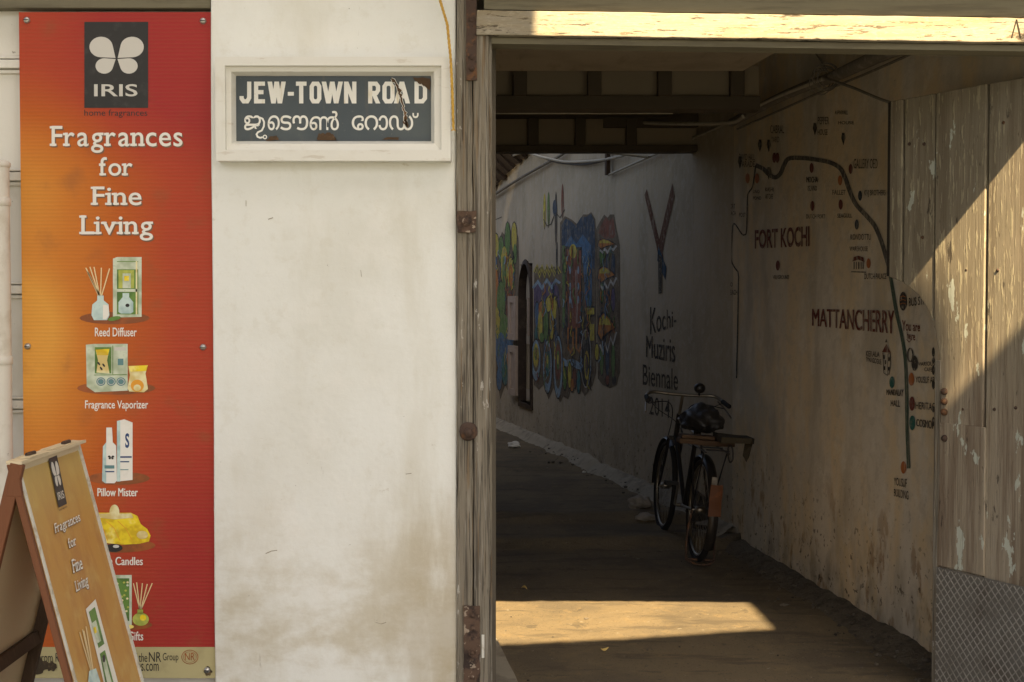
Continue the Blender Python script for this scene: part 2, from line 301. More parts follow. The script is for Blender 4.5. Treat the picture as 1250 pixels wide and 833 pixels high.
m_redwood = M('red_brown_batten', (.17, .066, .028), .7, [dict(s=(10, 10, 1), n=4, c=(.17, .06, .025), lo=.45, hi=.7, f=.7)], [dict(s=(20, 20, 1), n=8, k=.4)])
m_dkwood = M('dark_brown_batten', (.07, .045, .028), .8, [dict(s=(10, 10, 1), n=4, c=(.12, .08, .05), lo=.5, hi=.7, f=.6)])
m_lam = M('torn_pale_laminate', (.62, .60, .52), .6, [dict(n=25, c=(.4, .33, .22), lo=.5, hi=.65, f=.7)])
m_paper = M('white_paper_scrap', (.68, .66, .6), .8)
m_leafm = M('dry_yellow_leaf', (.5, .36, .12), .8)
m_stone = M('pale_broken_masonry', (.26, .23, .19), .9, [dict(n=14, c=(.2, .17, .13), lo=.45, hi=.7, f=.7)], [dict(n=30, k=.7, h=.01)])
m_grit = M('dark_grit', (.12, .10, .075), .95, [dict(n=3, c=(.055, .045, .035), lo=.4, hi=.6)])
m_black = M('black_enamel', (.016, .014, .013), .38, [dict(n=25, c=(.05, .035, .025), lo=.58, hi=.72, f=.7)], spec=.5)
m_rubber = M('tyre_rubber', (.018, .017, .016), .85, bump=[dict(n=80, k=.4)])
m_chrome = M('dull_chrome', (.30, .27, .22), .4, [dict(n=25, c=(.2, .13, .08), lo=.6, hi=.7, f=.7)], metal=.95)
m_cover = M('black_plastic_cover', (.02, .018, .017), .5, bump=[dict(n=18, k=.7, h=.012)], spec=.5)
m_plank = M('carrier_plank', (.075, .045, .025), .8, [dict(s=(2, 12, 12), n=4, c=(.09, .055, .03), lo=.45, hi=.7, f=.7)])
m_orange = M('orange_plastic', (.10, .036, .012), .6, [dict(n=25, c=(.2, .06, .015), lo=.55, hi=.7, f=.7)])
m_olivecloth = M('olive_cloth', (.05, .04, .024), .9)
m_blocker = M('sun_blocker_cloth', (.36, .30, .2), .9)
m_pipe = M('cream_painted_pipe', (.68, .64, .54), .6, [dict(n=9, c=(.5, .44, .33), lo=.5, hi=.7, f=.6), dict(n=40, c=(.2, .15, .1), lo=.7, hi=.75, f=.7)], [dict(n=30, k=.2)])

# wall paints: worn, so the plaster shows through
def wear(name, c, amt=.5, n=30, under=(.42, .36, .27)):
    return M(name, c, .9, [dict(n=n, c=under, lo=.5, hi=.72, f=amt, d=8), dict(s=(22, 22, .6), n=2, c=under, lo=.5, hi=.7, f=amt, o=3)], WALLB)
w_red = wear('wall_paint_dark_red', (.13, .03, .018), .55, 40)
w_black = wear('wall_paint_black', (.045, .038, .03), .7, 45)
w_grey = wear('wall_paint_road_grey', (.085, .078, .066), .6)
w_road2 = wear('wall_paint_road_green', (.055, .085, .06), .3)
w_or = wear('wall_paint_orange', (.40, .13, .035), .3)
w_dkred = wear('wall_paint_maroon', (.14, .03, .02), .3)
w_teal = wear('wall_paint_teal', (.03, .12, .10), .3)
w_navy = wear('wall_paint_navy', (.03, .04, .055), .3)
w_blue2 = wear('wall_paint_deep_blue', (.02, .055, .10), .4)
w_brown = wear('wall_paint_brown', (.12, .05, .025), .5)
U = (.18, .16, .12)
MU = {k: M('mural_' + n_, tuple(.72 * q + .28 * .11 for q in tuple(1.5 * z_ for z_ in c)), .9, [dict(n=16, c=(.26, .23, .175), lo=.52, hi=.66, f=.75, d=9), dict(s=(22, 22, .8), n=2, c=(.2, .175, .135), lo=.48, hi=.66, f=.6, o=3), dict(n=9, c=tuple(.45 * q for q in c), lo=.46, hi=.60, f=.4, o=7, d=8), dict(n=30, c=tuple(min(.6, q * 1.8 + .02) for q in c), lo=.52, hi=.62, f=.5, o=11, d=8)], WALLB) for k, n_, c in (('n', 'night_blue', (.028, .05, .085)), ('b', 'blue', (.05, .13, .24)), ('l', 'pale_blue', (.22, .32, .42)), ('g', 'green', (.10, .19, .045)), ('y', 'yellow', (.50, .40, .05)),
      ('o', 'orange', (.42, .15, .025)), ('r', 'brick_red', (.19, .06, .03)), ('k', 'black', (.022, .02, .018)), ('p', 'violet', (.085, .06, .13)), ('w', 'white', (.5, .48, .43)), ('t', 'teal', (.03, .13, .13)), ('u', 'umber', (.13, .095, .055)))}

# ------------------------------------------------------------------ text and painted shapes
_tc = {}
def glyph(txt, bold=0.0):
    k = (txt, bold)
    if k not in _tc:
        c = bpy.data.curves.new('lettering', 'FONT'); c.body = txt; c.resolution_u = 4; c.offset = bold
        o = bpy.data.objects.new('lettering', c); COL.objects.link(o)
        me = bpy.data.meshes.new_from_object(o.evaluated_get(bpy.context.evaluated_depsgraph_get()))
        _tc[k] = ([(v.co.x, v.co.y) for v in me.vertices], [list(p.vertices) for p in me.polygons])
        bpy.data.objects.remove(o); bpy.data.curves.remove(c); bpy.data.meshes.remove(me)
    return _tc[k]
def bb(vs): xs = [p[0] for p in vs]; ys = [p[1] for p in vs]; return min(xs), max(xs), min(ys), max(ys)
def ribbon(pts, wd):
    pts = [V((p[0], p[1])) for p in pts]; L_, R_ = [], []; n = len(pts)
    for i, p in enumerate(pts):
        a = (p - pts[i - 1]).normalized() if i else None; b = (pts[i + 1] - p).normalized() if i < n - 1 else None
        t = (a + b).normalized() if (a and b) else (a or b)
        k = V((-t.y, t.x)); s_ = 1 / max(.5, k.dot(V((-(b or a).y, (b or a).x))))
        h = (wd[i] if isinstance(wd, (list, tuple)) else wd) / 2 * s_
        L_.append(p + k * h); R_.append(p - k * h)
    return [tuple(q) for q in L_ + R_], [[i, i + 1, n + i + 1, n + i] for i in range(n - 1)]
class Paint:
    """flat paint / print on a plane; points given in the photo's pixels are carried onto that real plane"""
    def __init__(s, plane, mats, base=.002): s.pl = plane; s.mats = mats; s.b = base; s.mb = MB()
    def raw(s, vs, fs, m, lay): s.mb.add([s.pl.at(x, y, s.b + lay * .0007) for x, y in vs], fs, s.mats.index(m))
    def poly(s, pts, m, lay=0): s.raw(pts, [list(range(len(pts)))], m, lay)
    def rect(s, x0, y0, x1, y1, m, lay=0): s.poly([(x0, y1), (x1, y1), (x1, y0), (x0, y0)], m, lay)
    def oval(s, cx, cy, rx, ry, m, lay=0, n=20, rot=0, a0=0, a1=2 * math.pi):
        c, d = math.cos(rot), math.sin(rot)
        s.poly([(cx + rx * math.cos(t) * c - ry * math.sin(t) * d, cy + rx * math.cos(t) * d + ry * math.sin(t) * c) for t in [a0 + (a1 - a0) * i / n for i in range(n + (0 if a1 - a0 > 6.28 else 1))]], m, lay)
    def ring(s, cx, cy, rx, ry, wd, m, lay=0, n=20): s.line([(cx + rx * math.cos(2 * math.pi * i / n), cy + ry * math.sin(2 * math.pi * i / n)) for i in range(n + 1)], wd, m, lay)
    def line(s, pts, wd, m, lay=0): v, f = ribbon(pts, wd); s.raw(v, f, m, lay)
    def quadmap(s, vs, box, q):
        x0, x1, y0, y1 = box; o = []
        bl, br, tr, tl = q
        for x, y in vs:
            a = (x - x0) / (x1 - x0 or 1); c = (y - y0) / (y1 - y0 or 1)
            o.append(tuple((bl[i] * (1 - a) + br[i] * a) * (1 - c) + (tl[i] * (1 - a) + tr[i] * a) * c for i in (0, 1)))
        return o
    def text(s, t, q, m, lay=0, bold=0.0):
        if len(q) == 4 and not isinstance(q[0], (tuple, list)):
            x0, y0, x1, y1 = q; q = [(x0, y1), (x1, y1), (x1, y0), (x0, y0)]
        if 'M' in t or 'm' in t:
            vs, fs = glyph(t, 0.0); w_ = .35 + 14 * bold
            for k_ in range(1 + int(bold > .004)): s.raw([(x + k_ * w_, y) for x, y in s.quadmap(vs, bb(vs), q)], fs, m, lay + k_ * .3)
            return
        vs, fs = glyph(t, bold)
        if vs: s.raw(s.quadmap(vs, bb(vs), q), fs, m, lay)
    def slab(s, t, q, m, lay=0, bold=0.0, d=(0, 0)):
        """slab-serif word: plain glyphs with added slab feet"""
        if len(q) == 4 and not isinstance(q[0], (tuple, list)):
            x0, y0, x1, y1 = q; q = [(x0, y1), (x1, y1), (x1, y0), (x0, y0)]
        q = [(a + d[0], b + d[1]) for a, b in q]
        VV = []; FF = []; F2 = []; pen = 0; st = .085 + bold; th = .06 + bold; xh = .51 if True else 0
        def add(v, f): b = len(VV); VV.extend(v); FF.extend([[i + b for i in k] for k in f])
        def bx(a, c, e, g): b = len(VV); VV.extend([(a, e), (c, e), (c, g), (a, g)]); F2.append([b, b + 1, b + 2, b + 3])
        xx = bb(glyph('x')[0])[3]; cap = bb(glyph('H')[0])[3]
        for ch in t:
            if ch == ' ': pen += .26; continue
            v, f = glyph(ch, bold * .4); x0, x1, y0, y1 = bb(v); v = [(x - x0 + pen, y) for x, y in v]; W = x1 - x0
            add(v, f); e = .065
            if ch == 'F': bx(pen - e, pen + st + e, 0, th); bx(pen - e, pen + .02, cap - th, cap)
            if ch == 'L': bx(pen - e, pen + st + e, cap - th, cap); bx(pen - e, pen + .02, 0, th)
            if ch in 'rn': bx(pen - e, pen + st + e, 0, th); bx(pen - e, pen + .02, xx - th, xx)
            if ch == 'n': bx(pen + W - st - e, pen + W + e * .8, 0, th)
            if ch == 'i': bx(pen - e, pen + W + e, 0, th); bx(pen - e, pen + .02, xx - th, xx)
            if ch == 'f': bx(pen + .02, pen + .1 + st + e, 0, th)
            if ch == 'v': bx(pen - .04, pen + .15, xx - th, xx); bx(pen + W - .15, pen + W + .04, xx - th, xx)
            pen += W + (.06 if ch in 'Lf' else .088)
        MP_ = s.quadmap(VV, bb(VV), q); s.raw(MP_, FF, m, lay); s.raw(MP_, F2, m, lay + .5)
    def build(s, name, parent): return s.mb.build(name, s.mats, parent)
def butterfly(p, q, m, lay):
    """two large and two small teardrop wings inside quad q"""
    for sg in (-1, 1):
        for n_, (cx, cy, r, tx, ty) in enumerate(((17, 13, 12.8, 1.2, -.6), (13.5, -10.6, 9.6, 1.0, -2.0))):
            d_ = math.hypot(cx - tx, cy - ty); a0 = math.atan2(ty - cy, tx - cx); da = math.acos(min(.98, r / d_))
            pts = [(tx, ty)] + [(cx + r * math.cos(a0 + da + (2 * math.pi - 2 * da) * i / 20), cy + r * math.sin(a0 + da + (2 * math.pi - 2 * da) * i / 20)) for i in range(21)]
            pts = [(.5 + sg * x / 62, .46 + y / 50) for x, y in pts]
            v = p.quadmap(pts if sg > 0 else pts[::-1], (0, 1, 0, 1), q); p.raw(v, [list(range(len(v)))], m, lay + .2 * n_)

# ------------------------------------------------------------------ ground
g = MB(); g.add([(-60, -60, -.004), (60, -60, -.004), (60, 80, -.004), (-60, 80, -.004)], [[0, 1, 2, 3]])
o = g.build('street_ground', m_street); o['kind'] = 'structure'
def wx(y): return 2.2 - .14 * y if y < 4.4 else 1.584 - .235 * (y - 4.4)      # right alley wall
def lx(y): return wx(y) - 2.24                                              # left alley wall
f = MB(); NY, NX = 260, 40; vs = []
for j in range(NY + 1):
    y = -.02 + 20.0 * (j / NY) ** 1.15
    for i in range(NX + 1):
        x = lx(y) + (wx(y) - lx(y)) * i / NX
        yy = y + .16 * noise.noise(V((x * 1.6, 3, 0))) + .05 * noise.noise(V((x * 7, 9, 0)))
        st = lambda a, wd: max(0., min(1., (yy - a) / wd))
        z = .006 + .045 * st(4.12, .07) + .05 * st(4.86, .08) + .03 * st(7.5, .3)
        z += .012 * noise.noise(V((x * 1.3, y * 1.1, 0))) * min(1, y * .8) + .005 * noise.noise(V((x * 6, y * 5, 2)))
        z += .012 * math.exp(-((yy - 4.25) / .12) ** 2) + .012 * math.exp(-((yy - 5.0) / .14) ** 2) + .006 * noise.noise(V((x * 16, y * 14, 5)))
        vs.append((x, y, max(.001, z)))
f.add(vs, [[j * (NX + 1) + i, j * (NX + 1) + i + 1, (j + 1) * (NX + 1) + i + 1, (j + 1) * (NX + 1) + i] for j in range(NY) for i in range(NX)], 0, True)
o = f.build('passage_floor', m_floor); o['kind'] = 'structure'
# rough dirt fillet along the right wall, pale kerb along its far stretch, raised kerb on the left
def margin(y0, y1, wd, h, n, seed):
    mb = MB(); K = 6; vs = []
    for j in range(n + 1):
        y = y0 + (y1 - y0) * j / n; x = wx(y)
        ww = wd * (1 + .3 * noise.noise(V((y * 2.1, seed, 0)))) ; lift = (.045 if y > 4.18 else 0) + (.05 if y > 4.93 else 0) + (.03 if y > 7.6 else 0)
        for k in range(K + 1):
            t = k / K; zz = h * (math.cos(t * math.pi) * .5 + .5) * (1 + .4 * noise.noise(V((y * 5, t * 4, seed)))) + .006 * noise.noise(V((y * 22, t * 9, seed)))
            vs.append((x - ww * t, y, lift + max(zz, -.004) - (.004 if k == K else 0)))
    mb.add(vs, [[j * (K + 1) + k, (j + 1) * (K + 1) + k, (j + 1) * (K + 1) + k + 1, j * (K + 1) + k + 1] for j in range(n) for k in range(K)], 0, True)
    return mb
o = margin(.25, 4.3, .20, .055, 200, 1).build('path_margin', m_rubblefloor); o['kind'] = 'structure'
o = margin(4.3, 19, .16, .085, 300, 5).build('path_kerb', m_kerb); o['kind'] = 'structure'
k = MB(); n = 60
for j in range(n):
    y0, y1 = .2 + 5 * j / n, .2 + 5 * (j + 1) / n
    a, b = lx(y0) + .195 + .008 * noise.noise(V((y0 * 6, 0, 0))), lx(y1) + .195 + .008 * noise.noise(V((y1 * 6, 0, 0)))
    k.add([(lx(y0), y0, 0), (a, y0, 0), (a - .02, y0, .05), (lx(y0), y0, .055), (lx(y1), y1, 0), (b, y1, 0), (b - .02, y1, .05), (lx(y1), y1, .055)],
          [[1, 5, 6, 2], [2, 6, 7, 3]] + ([[0, 1, 2, 3]] if j == 0 else []), 0)
o = k.build('passage_kerb', m_kerb); o['kind'] = 'structure'

# ------------------------------------------------------------------ white plaster front of the house
PX0, PX1 = -1.142, -.212
f = MB(); f.slab(PX0, PX1, 0, .3, 0, 5.2, 12, 60); f.rough(.0035, 2.5, 3)
f.box(-4.2, 4.2, .002, .3, 3.22, 5.2)
f.box(2.36, 4.2, 0, .3, 0, 3.22)
front = f.build('plaster_house_front', m_white, bevel=.006)
tag(front, 'cream white plaster house front between the red banner and the gateway', 'wall')
for pts in ([(495, 579), (502, 578)], [(324, 676), (331, 673), (338, 672)], [(458, 760), (465, 762), (471, 760)], [(300, 245), (300, 252)], [(327, 268), (333, 266)], [(440, 330), (441, 338)]):
    P0 = [atY(x, y, -.004) for x, y in pts]; mb = MB(); v_ = []
    for p_ in P0: v_ += [p_ + V((0, 0, .0014)), p_ - V((0, 0, .0011)) + V((.002, 0, 0))]
    mb.add(v_, [[2 * i, 2 * i + 1, 2 * i + 3, 2 * i + 2] for i in range(len(P0) - 1)]); mb.build('hairline_crack', m_dkcrack, front)
# recessed boarded wall behind the banner
b = MB(); b.box(-4.2, PX0 + .01, .075, .29, 0, 3.22)
board = b.build('boarded_wall', m_board)
tag(board, 'white boarded wall with moulded battens behind the red banner', 'wall')
for py in (75, 212, 350, 490, 640, 780):
    z = atY(10, py, .06).z; t = MB()
    t.box(-4.2, PX0 - .002, .045, .073, z - .028, z + .004); t.box(-4.2, PX0 - .002, .058, .073, z - .046, z - .033); t.box(-4.2, PX0 - .002, .05, .073, z + .009, z + .017)
    t.build('batten', m_board, board, bevel=.003)
t = MB(); t.box(-4.2, PX0 - .002, .012, .073, 2.853, 3.2); t.build('head_board', m_olive, board, bevel=.004)
# pipe at the far left
p = MB(); px = atY(1, 300, -.03); p.tube([(px.x, -.035, 0), (px.x, -.035, 2.245)], .036, 20); p.lathe((px.x, -.035, 2.245), [(.036, 0), (.041, .004), (.041, .018), (.03, .026), (.0, .028)])
for z in (.5, 1.5, 2.1): p.lathe((px.x, -.035, z), [(.036, 0), (.040, .002), (.040, .03), (.036, .032)])
tag(p.build('drain_pipe', m_pipe), 'cream painted upright pipe left of the red banner', 'pipe')

# ------------------------------------------------------------------ red banner
PY = .02; pp = facade(PY)
ban = empty('advertising_banner', (-1.5, PY, .28)); tag(ban, 'tall red and orange fragrance banner screwed to the boarded wall', 'banner')
s = MB(); c0, c1, c2, c3 = pp.at(23, 15), pp.at(259, 15), pp.at(266, 828), pp.at(32, 828)
NXP, NZP = 14, 48; vs = []
for j in range(NZP + 1):
    for i in range(NXP + 1):
        a, c = i / NXP, j / NZP
        q = (c0 * (1 - a) + c1 * a) * (1 - c) + (c3 * (1 - a) + c2 * a) * c
        vs.append((q.x, PY, q.z))
W = NXP + 1
s.add(vs, [[j * W + i, (j + 1) * W + i, (j + 1) * W + i + 1, j * W + i + 1] for j in range(NZP) for i in range(NXP)], 0)
s.box(c3.x + .004, c1.x - .002, PY + .002, PY + .012, c3.z + .004, c0.z - .004)
s.build('printed_sheet', m_poster, ban)
P1 = Paint(pp, [m_pband], .001); P1.rect(31.5, 790, 265.5, 828, m_pband); P1.build('footer_band', ban)
P1 = Paint(pp, [m_pblack, m_pgrey], .001); P1.rect(103, 27, 181, 132, m_pblack); butterfly(P1, [(108, 93), (177, 93), (177, 44), (108, 44)], m_pgrey, 1)
P1.text('IRIS', (115, 103, 168, 118), m_pgrey, 1, .012); P1.text('home fragrances', (103, 134, 180, 144), m_pblack, 0, .004); P1.build('emblem', ban)
P1 = Paint(pp, [m_pwhite, m_pshadow], .001)
for t, q in (('Fragrances', (61, 154, 223, 187)), ('for', (121, 192, 162, 215)), ('Fine', (111, 228, 173, 251)), ('Living', (97, 263, 187, 294))):
    P1 = Paint(pp, [m_pwhite, m_pshadow], .001); P1.slab(t, q, m_pshadow, 0, .022, (1.3, 1.6)); P1.slab(t, q, m_pwhite, 2, .022); P1.build('slogan_word', ban)
P1 = Paint(pp, [m_pwhite], .001)
for t, q in (('Reed Diffuser', (116, 400, 167, 411)), ('Fragrance Vaporizer', (104, 489, 181, 502)), ('Pillow Mister', (119, 596, 168, 606)), ('Aroma Candles', (108, 680, 174, 690)), ('Gifts', (157, 771, 175, 782))):
    P1 = Paint(pp, [m_pwhite], .001); P1.text(t, q, m_pwhite, 1, .012); P1.build('caption', ban)
for t, q in (('From Ri', (47, 797, 74, 808)), ('of the', (161, 797, 180, 808)), ('NR', (182, 796, 197, 808)), ('Group', (199, 797, 218, 809)), ('ces.com', (164, 810, 194, 819))): P1 = Paint(pp, [m_pblack], .0025); P1.text(t, q, m_pblack, 1); P1.build('footer_word', ban)
P1 = Paint(pp, [m_pdisc], .0025); P1.ring(232, 802, 10, 8.5, .8, m_pdisc, 1); P1.ring(232, 802, 8, 6.5, .4, m_pdisc, 1); P1.text('NR', (226, 797, 238, 806), m_pdisc, 1)
P1.build('crest', ban)
# product pictures
PM = [m_pdisc, m_ppale, m_pmint, m_pgreen, m_plime, m_pstick, m_pblack, m_pyellow, m_pcream, m_pteal, m_pwhite, m_pblue, m_porange, m_pgrey]
P1 = Paint(pp, PM, .001)
P1.oval(140, 388.5, 43, 7.5, m_pdisc, 0)
P1.poly([(138, 316), (143, 314), (173, 314), (173, 387), (138, 388)], m_ppale, 1); P1.rect(143, 319, 169, 384, m_pgreen, 2); P1.rect(145, 330, 164, 352, m_plime, 3); P1.rect(143, 320, 169, 329, m_ppale, 3)
P1.rect(150, 334, 160, 352, m_ppale, 4); P1.rect(152, 337, 158, 343, m_pyellow, 5); P1.rect(143, 353, 169, 356.5, m_ppale, 4); P1.rect(166, 319, 168, 384, m_pcream, 4)
P1.poly([(150, 358), (158, 358), (158, 363), (163, 369), (163, 381), (160, 383), (148, 383), (145, 381), (145, 369), (150, 363)], m_pmint, 4); P1.oval(156, 373, 2.6, 2.2, m_pblack, 5, 8)
for a, bb_ in (((122, 362), (105, 327)), ((122, 362), (110, 326)), ((122, 362), (115, 326)), ((123, 362), (124, 327)), ((124, 362), (134, 328)), ((121, 362), (107, 332))): P1.line([a, bb_], 1.5, m_pstick, 2)
P1.poly([(119, 361), (127, 361), (127, 367), (133, 372), (134, 385), (131, 391), (115, 391), (112, 385), (113, 372), (119, 367)], m_pmint, 4); P1.poly([(126, 372), (133, 373), (133.5, 385), (130, 390), (126, 390)], m_pwhite, 5)
P1.oval(140, 389, 8, 2.6, m_pgreen, 5, 12, -.2); P1.build('diffuser_picture', ban)
P1 = Paint(pp, PM, .001)
P1.oval(142, 474, 48, 8, m_pdisc, 0); P1.poly([(105, 421), (115, 420), (156, 420), (156, 477), (116, 479), (106, 472)], m_ppale, 1); P1.rect(116, 424, 136, 456, m_pgreen, 2)
P1.poly([(117, 427), (134, 426), (131, 440), (134, 456), (118, 455), (120, 440)], m_pcream, 3); P1.poly([(117, 427), (134, 426), (132, 434), (119, 434)], m_pyellow, 4)
for x_, y_ in ((121, 444), (127, 446), (124, 450)): P1.oval(x_, y_, 1.2, 2.6, m_pblack, 5, 8, -.6)
P1.rect(140, 424, 154, 457, m_ppale, 2); P1.rect(144, 438, 151, 446, m_pteal, 3); P1.rect(140, 424, 154, 428, m_pgrey, 3); P1.line([(138, 422), (138, 457)], .8, m_pgreen, 3); P1.line([(115, 458), (155, 457.5)], .8, m_pgreen, 3)
for x_ in (123.5, 136, 148): P1.oval(x_, 466, 5.6, 5.2, m_pteal, 3); P1.ring(x_, 466, 4, 3.6, .7, m_pgrey, 4)
P1.poly([(157, 447), (181, 446), (178, 456), (181, 475), (176, 479), (158, 478), (156, 474), (159, 458)], m_pcream, 4); P1.poly([(157, 447), (181, 446), (179, 453), (160, 454)], m_pyellow, 5)
P1.oval(168, 471, 8, 7.5, m_porange, 5); P1.oval(168, 473.5, 4.5, 4, m_pcream, 6); P1.build('vaporizer_picture', ban)
P1 = Paint(pp, PM, .001)
P1.oval(145, 584, 38, 8, m_pdisc, 0); P1.poly([(143, 514), (152, 512), (162, 516), (162, 586), (143, 588)], m_pwhite, 1); P1.poly([(143, 514), (147, 513.5), (147, 588), (143, 588)], m_pmint, 2)
P1.text('S', (153, 529, 158, 547), m_pblue, 2, .03); P1.rect(147, 557, 161, 559, m_pblue, 2); P1.rect(147, 563, 158, 564.5, m_pblue, 2); P1.rect(147, 573, 157, 574, m_pteal, 2)
P1.poly([(130, 522), (137, 522), (138, 540), (142, 544), (143, 587), (140, 590), (129, 590), (125, 587), (126, 545), (130, 540)], m_pwhite, 3); P1.poly([(126, 545), (130, 540), (130, 590), (129, 590), (125, 587)], m_pmint, 4)
butterfly(P1, [(132, 561), (140, 561), (140, 556), (132, 556)], m_pblack, 5); P1.rect(128, 568, 140, 572, m_pteal, 5); P1.rect(129, 575, 140, 576.5, m_pblue, 5); P1.build('mister_picture', ban)
P1 = Paint(pp, PM, .001)
P1.oval(140, 666, 50, 9, m_pdisc, 0); P1.poly([(108, 632), (118, 626), (160, 626), (168, 630), (172, 640), (180, 646), (184, 654), (182, 661), (170, 664), (150, 665), (120, 662), (106, 655)], m_pyellow, 1)
P1.poly([(120, 627), (160, 627), (163, 632), (140, 634), (120, 632)], m_pcream, 2.5); P1.oval(140, 625, 6, 9, m_pcream, 3); P1.oval(174, 653, 7, 5, m_pcream, 3.5, 14); P1.oval(158, 649, 9, 7, m_pyellow, 3.2, 14, .4); P1.oval(139, 650, 9, 8, m_pyellow, 3.4, 14, .3)
for i in range(3): P1.line([(116 + 14 * i, 636), (126 + 14 * i, 645), (132 + 15 * i, 660)], .7, m_porange, 4 + .2 * i)
P1.oval(139, 669, 11, 5, m_pblack, 3, 14); P1.oval(142, 667, 4, 2, m_pgrey, 4, 8); P1.build('candle_picture', ban)
P1 = Paint(pp, PM, .001)
P1.oval(160, 763, 26, 6, m_pdisc, 0); P1.rect(128, 702, 161, 763, m_ppale, 1); P1.rect(132, 706, 158, 758, m_pgreen, 2)
for i in range(60): P1.oval(133 + random.random() * 24, 707 + random.random() * 50, 1.6, 1.4, random.choice((m_ppale, m_plime, m_pcream)), 3, 6)
for a, bb_ in (((171, 745), (163, 712)), ((171, 745), (167, 711)), ((171, 745), (174, 712)), ((172, 745), (180, 713)), ((172, 745), (186, 712))): P1.line([a, bb_], 1.3, m_pstick, 2)
P1.rect(168, 744, 175, 749, m_plime, 3); P1.oval(172, 756, 10, 8, m_plime, 3); P1.oval(175, 754, 4, 4, m_pyellow, 4, 10); P1.oval(158, 765, 6, 2.5, m_pyellow, 4, 10); P1.build('gift_picture', ban)
P1 = Paint(pp, [m_stain], .0035)
def blot(P_, cx, cy, r, m, lay, seed, n=26, sx=1., sy=1., rg=.5):
    P_.poly([(cx + sx * r * (1 + rg * noise.noise(V((math.cos(t) * 1.7 + seed, math.sin(t) * 1.7, seed)))) * math.cos(t), cy + sy * r * (1 + rg * noise.noise(V((math.cos(t) * 1.7 + seed, math.sin(t) * 1.7, seed)))) * math.sin(t)) for t in [2 * math.pi * i / n for i in range(n)]], m, lay)
blot(P1, 45, 814, 15, m_stain, 0, 2, sy=.65); P1.build('burn_mark', ban); P1 = Paint(pp, [m_stain], .0035); blot(P1, 254, 819, 5, m_stain, 0, 5); P1.build('burn_mark', ban); P1 = Paint(pp, [m_stain], .0042); blot(P1, 63, 813, 6, m_stain, 1, 8); P1.build('burn_mark', ban)
for px, py in ((33, 25), (248, 26), (34, 423), (248, 424), (253, 818)):
    q = pp.at(px, py); t = MB(); t.lathe((q.x, PY, q.z), [(.0, .011), (.008, .010), (.0125, .004), (.013, 0)], (0, -1, 0), 18); t.box(q.x - .009, q.x + .009, PY - .0125, PY - .0105, q.z - .0014, q.z + .0014, 1)
    t.build('screw', [m_screw, m_darkgap], ban)

# ------------------------------------------------------------------ sandwich board
ab = empty('sandwich_board', (-1.48, -.82, 0)); tag(ab, 'folding amber sandwich board with white slogan in front of the banner', 'sandwich board')
YN, YF, ZT, XR, SP = -1.1, -.54, 1.262, -1.481, .32
def apanel(sg, name, mats):
    mb = MB(); n = V((sg * ZT, 0, SP)).normalized()
    a = [V((XR, YN, ZT)), V((XR - .006, YF, ZT)), V((XR + sg * SP, YF, .0)), V((XR + sg * SP, YN, .0))]
    mb.prism([p_ for p_ in a], n * -.014, 0)
    return mb, a, n
mb, A, NRM = apanel(1, 'front_panel', None); mb.build('front_panel', m_aboard, ab)
mb, A2, N2 = apanel(-1, 'rear_panel', None); mb.build('rear_panel', m_aback, ab)
dn = (A[3] - A[0]).normalized()
t = MB(); t.bar(A[0] + V((0, -.012, 0)) - NRM * .012, A[3] + V((0, -.012, 0)) - NRM * .012, NRM, (.010, .010)); t.build('side_batten', m_redwood, ab, bevel=.003)
t = MB(); t.bar(A[0] + V((0, .004, 0)) + NRM * .002, A[3] + V((0, .004, 0)) + NRM * .002, NRM, (.003, .006)); t.build('edge_strip', m_lam, ab)
t = MB(); t.bar(A[1] + V((0, .006, 0)) - NRM * .006, A[2] + V((0, .006, 0)) - NRM * .006, NRM, (.012, .008)); t.build('side_batten', m_lam, ab)
t = MB(); t.bar(A2[0] + V((0, -.01, 0)) - N2 * .01, A2[3] + V((0, -.01, 0)) - N2 * .01, N2, (.02, .012)); t.build('side_batten', m_redwood, ab, bevel=.003)
q = lambda a, b, k: a * (1 - k) + b * k
t = MB(); t.bar(q(A2[1], A2[2], .1) + V((0, -.012, 0)) - N2 * .03, A2[2] + V((0, -.012, 0)) - N2 * .03, N2, (.02, .016)); t.build('side_batten', m_dkwood, ab, bevel=.003)
q = lambda a, b, k: a * (1 - k) + b * k
t = MB(); t.bar(q(A2[0], A2[3], .52) - N2 * .03, q(A2[1], A2[2], .52) - N2 * .03, dn, (.022, .012)); t.build('cross_brace', m_dkwood, ab, bevel=.003)
t = MB()
t.slab(XR - .022, XR + .024, YN - .02, YF + .01, ZT - .004, ZT + .006, 5, 2)
t.slab(XR - .016, XR + .026, YN + .05, YN + .2, ZT + .0065, ZT + .010, 3, 2); t.slab(XR - .024, XR + .014, YN + .27, YF - .06, ZT + .0065, ZT + .009, 4, 2)
t.rough(.0025, 30).build('top_strip', m_aback, ab)
t = MB(); t.prism([(XR - .012, YN - .0235, ZT - .005), (XR + .014, YN - .0235, ZT - .005), (XR + .024, YN - .0235, ZT - .10), (XR - .022, YN - .0235, ZT - .10)], (0, .02, 0)); t.build('ridge_block', m_redwood, ab, bevel=.003)
for y in (YN + .12, YF - .12):
    t = MB(); t.tube([(XR, y - .03, ZT + .012), (XR, y + .03, ZT + .012)], .007, 10); t.build('hinge', m_rust, ab)
pa = Plane(A[0], NRM); z3 = lambda x, y: (x / 2.843, 540 + y / 2.843)
P1 = Paint(pa, [m_pblack, m_pgrey], .0015)
qd = [z3(202, 228), z3(231, 214), z3(195, 41), z3(165, 47)]
P1.poly(qd, m_pblack, 0)
sub = lambda q4, x0, x1, y0, y1: [P1.quadmap([(a, b)], (0, 1, 0, 1), q4)[0] for a, b in ((x0, y0), (x1, y0), (x1, y1), (x0, y1))]
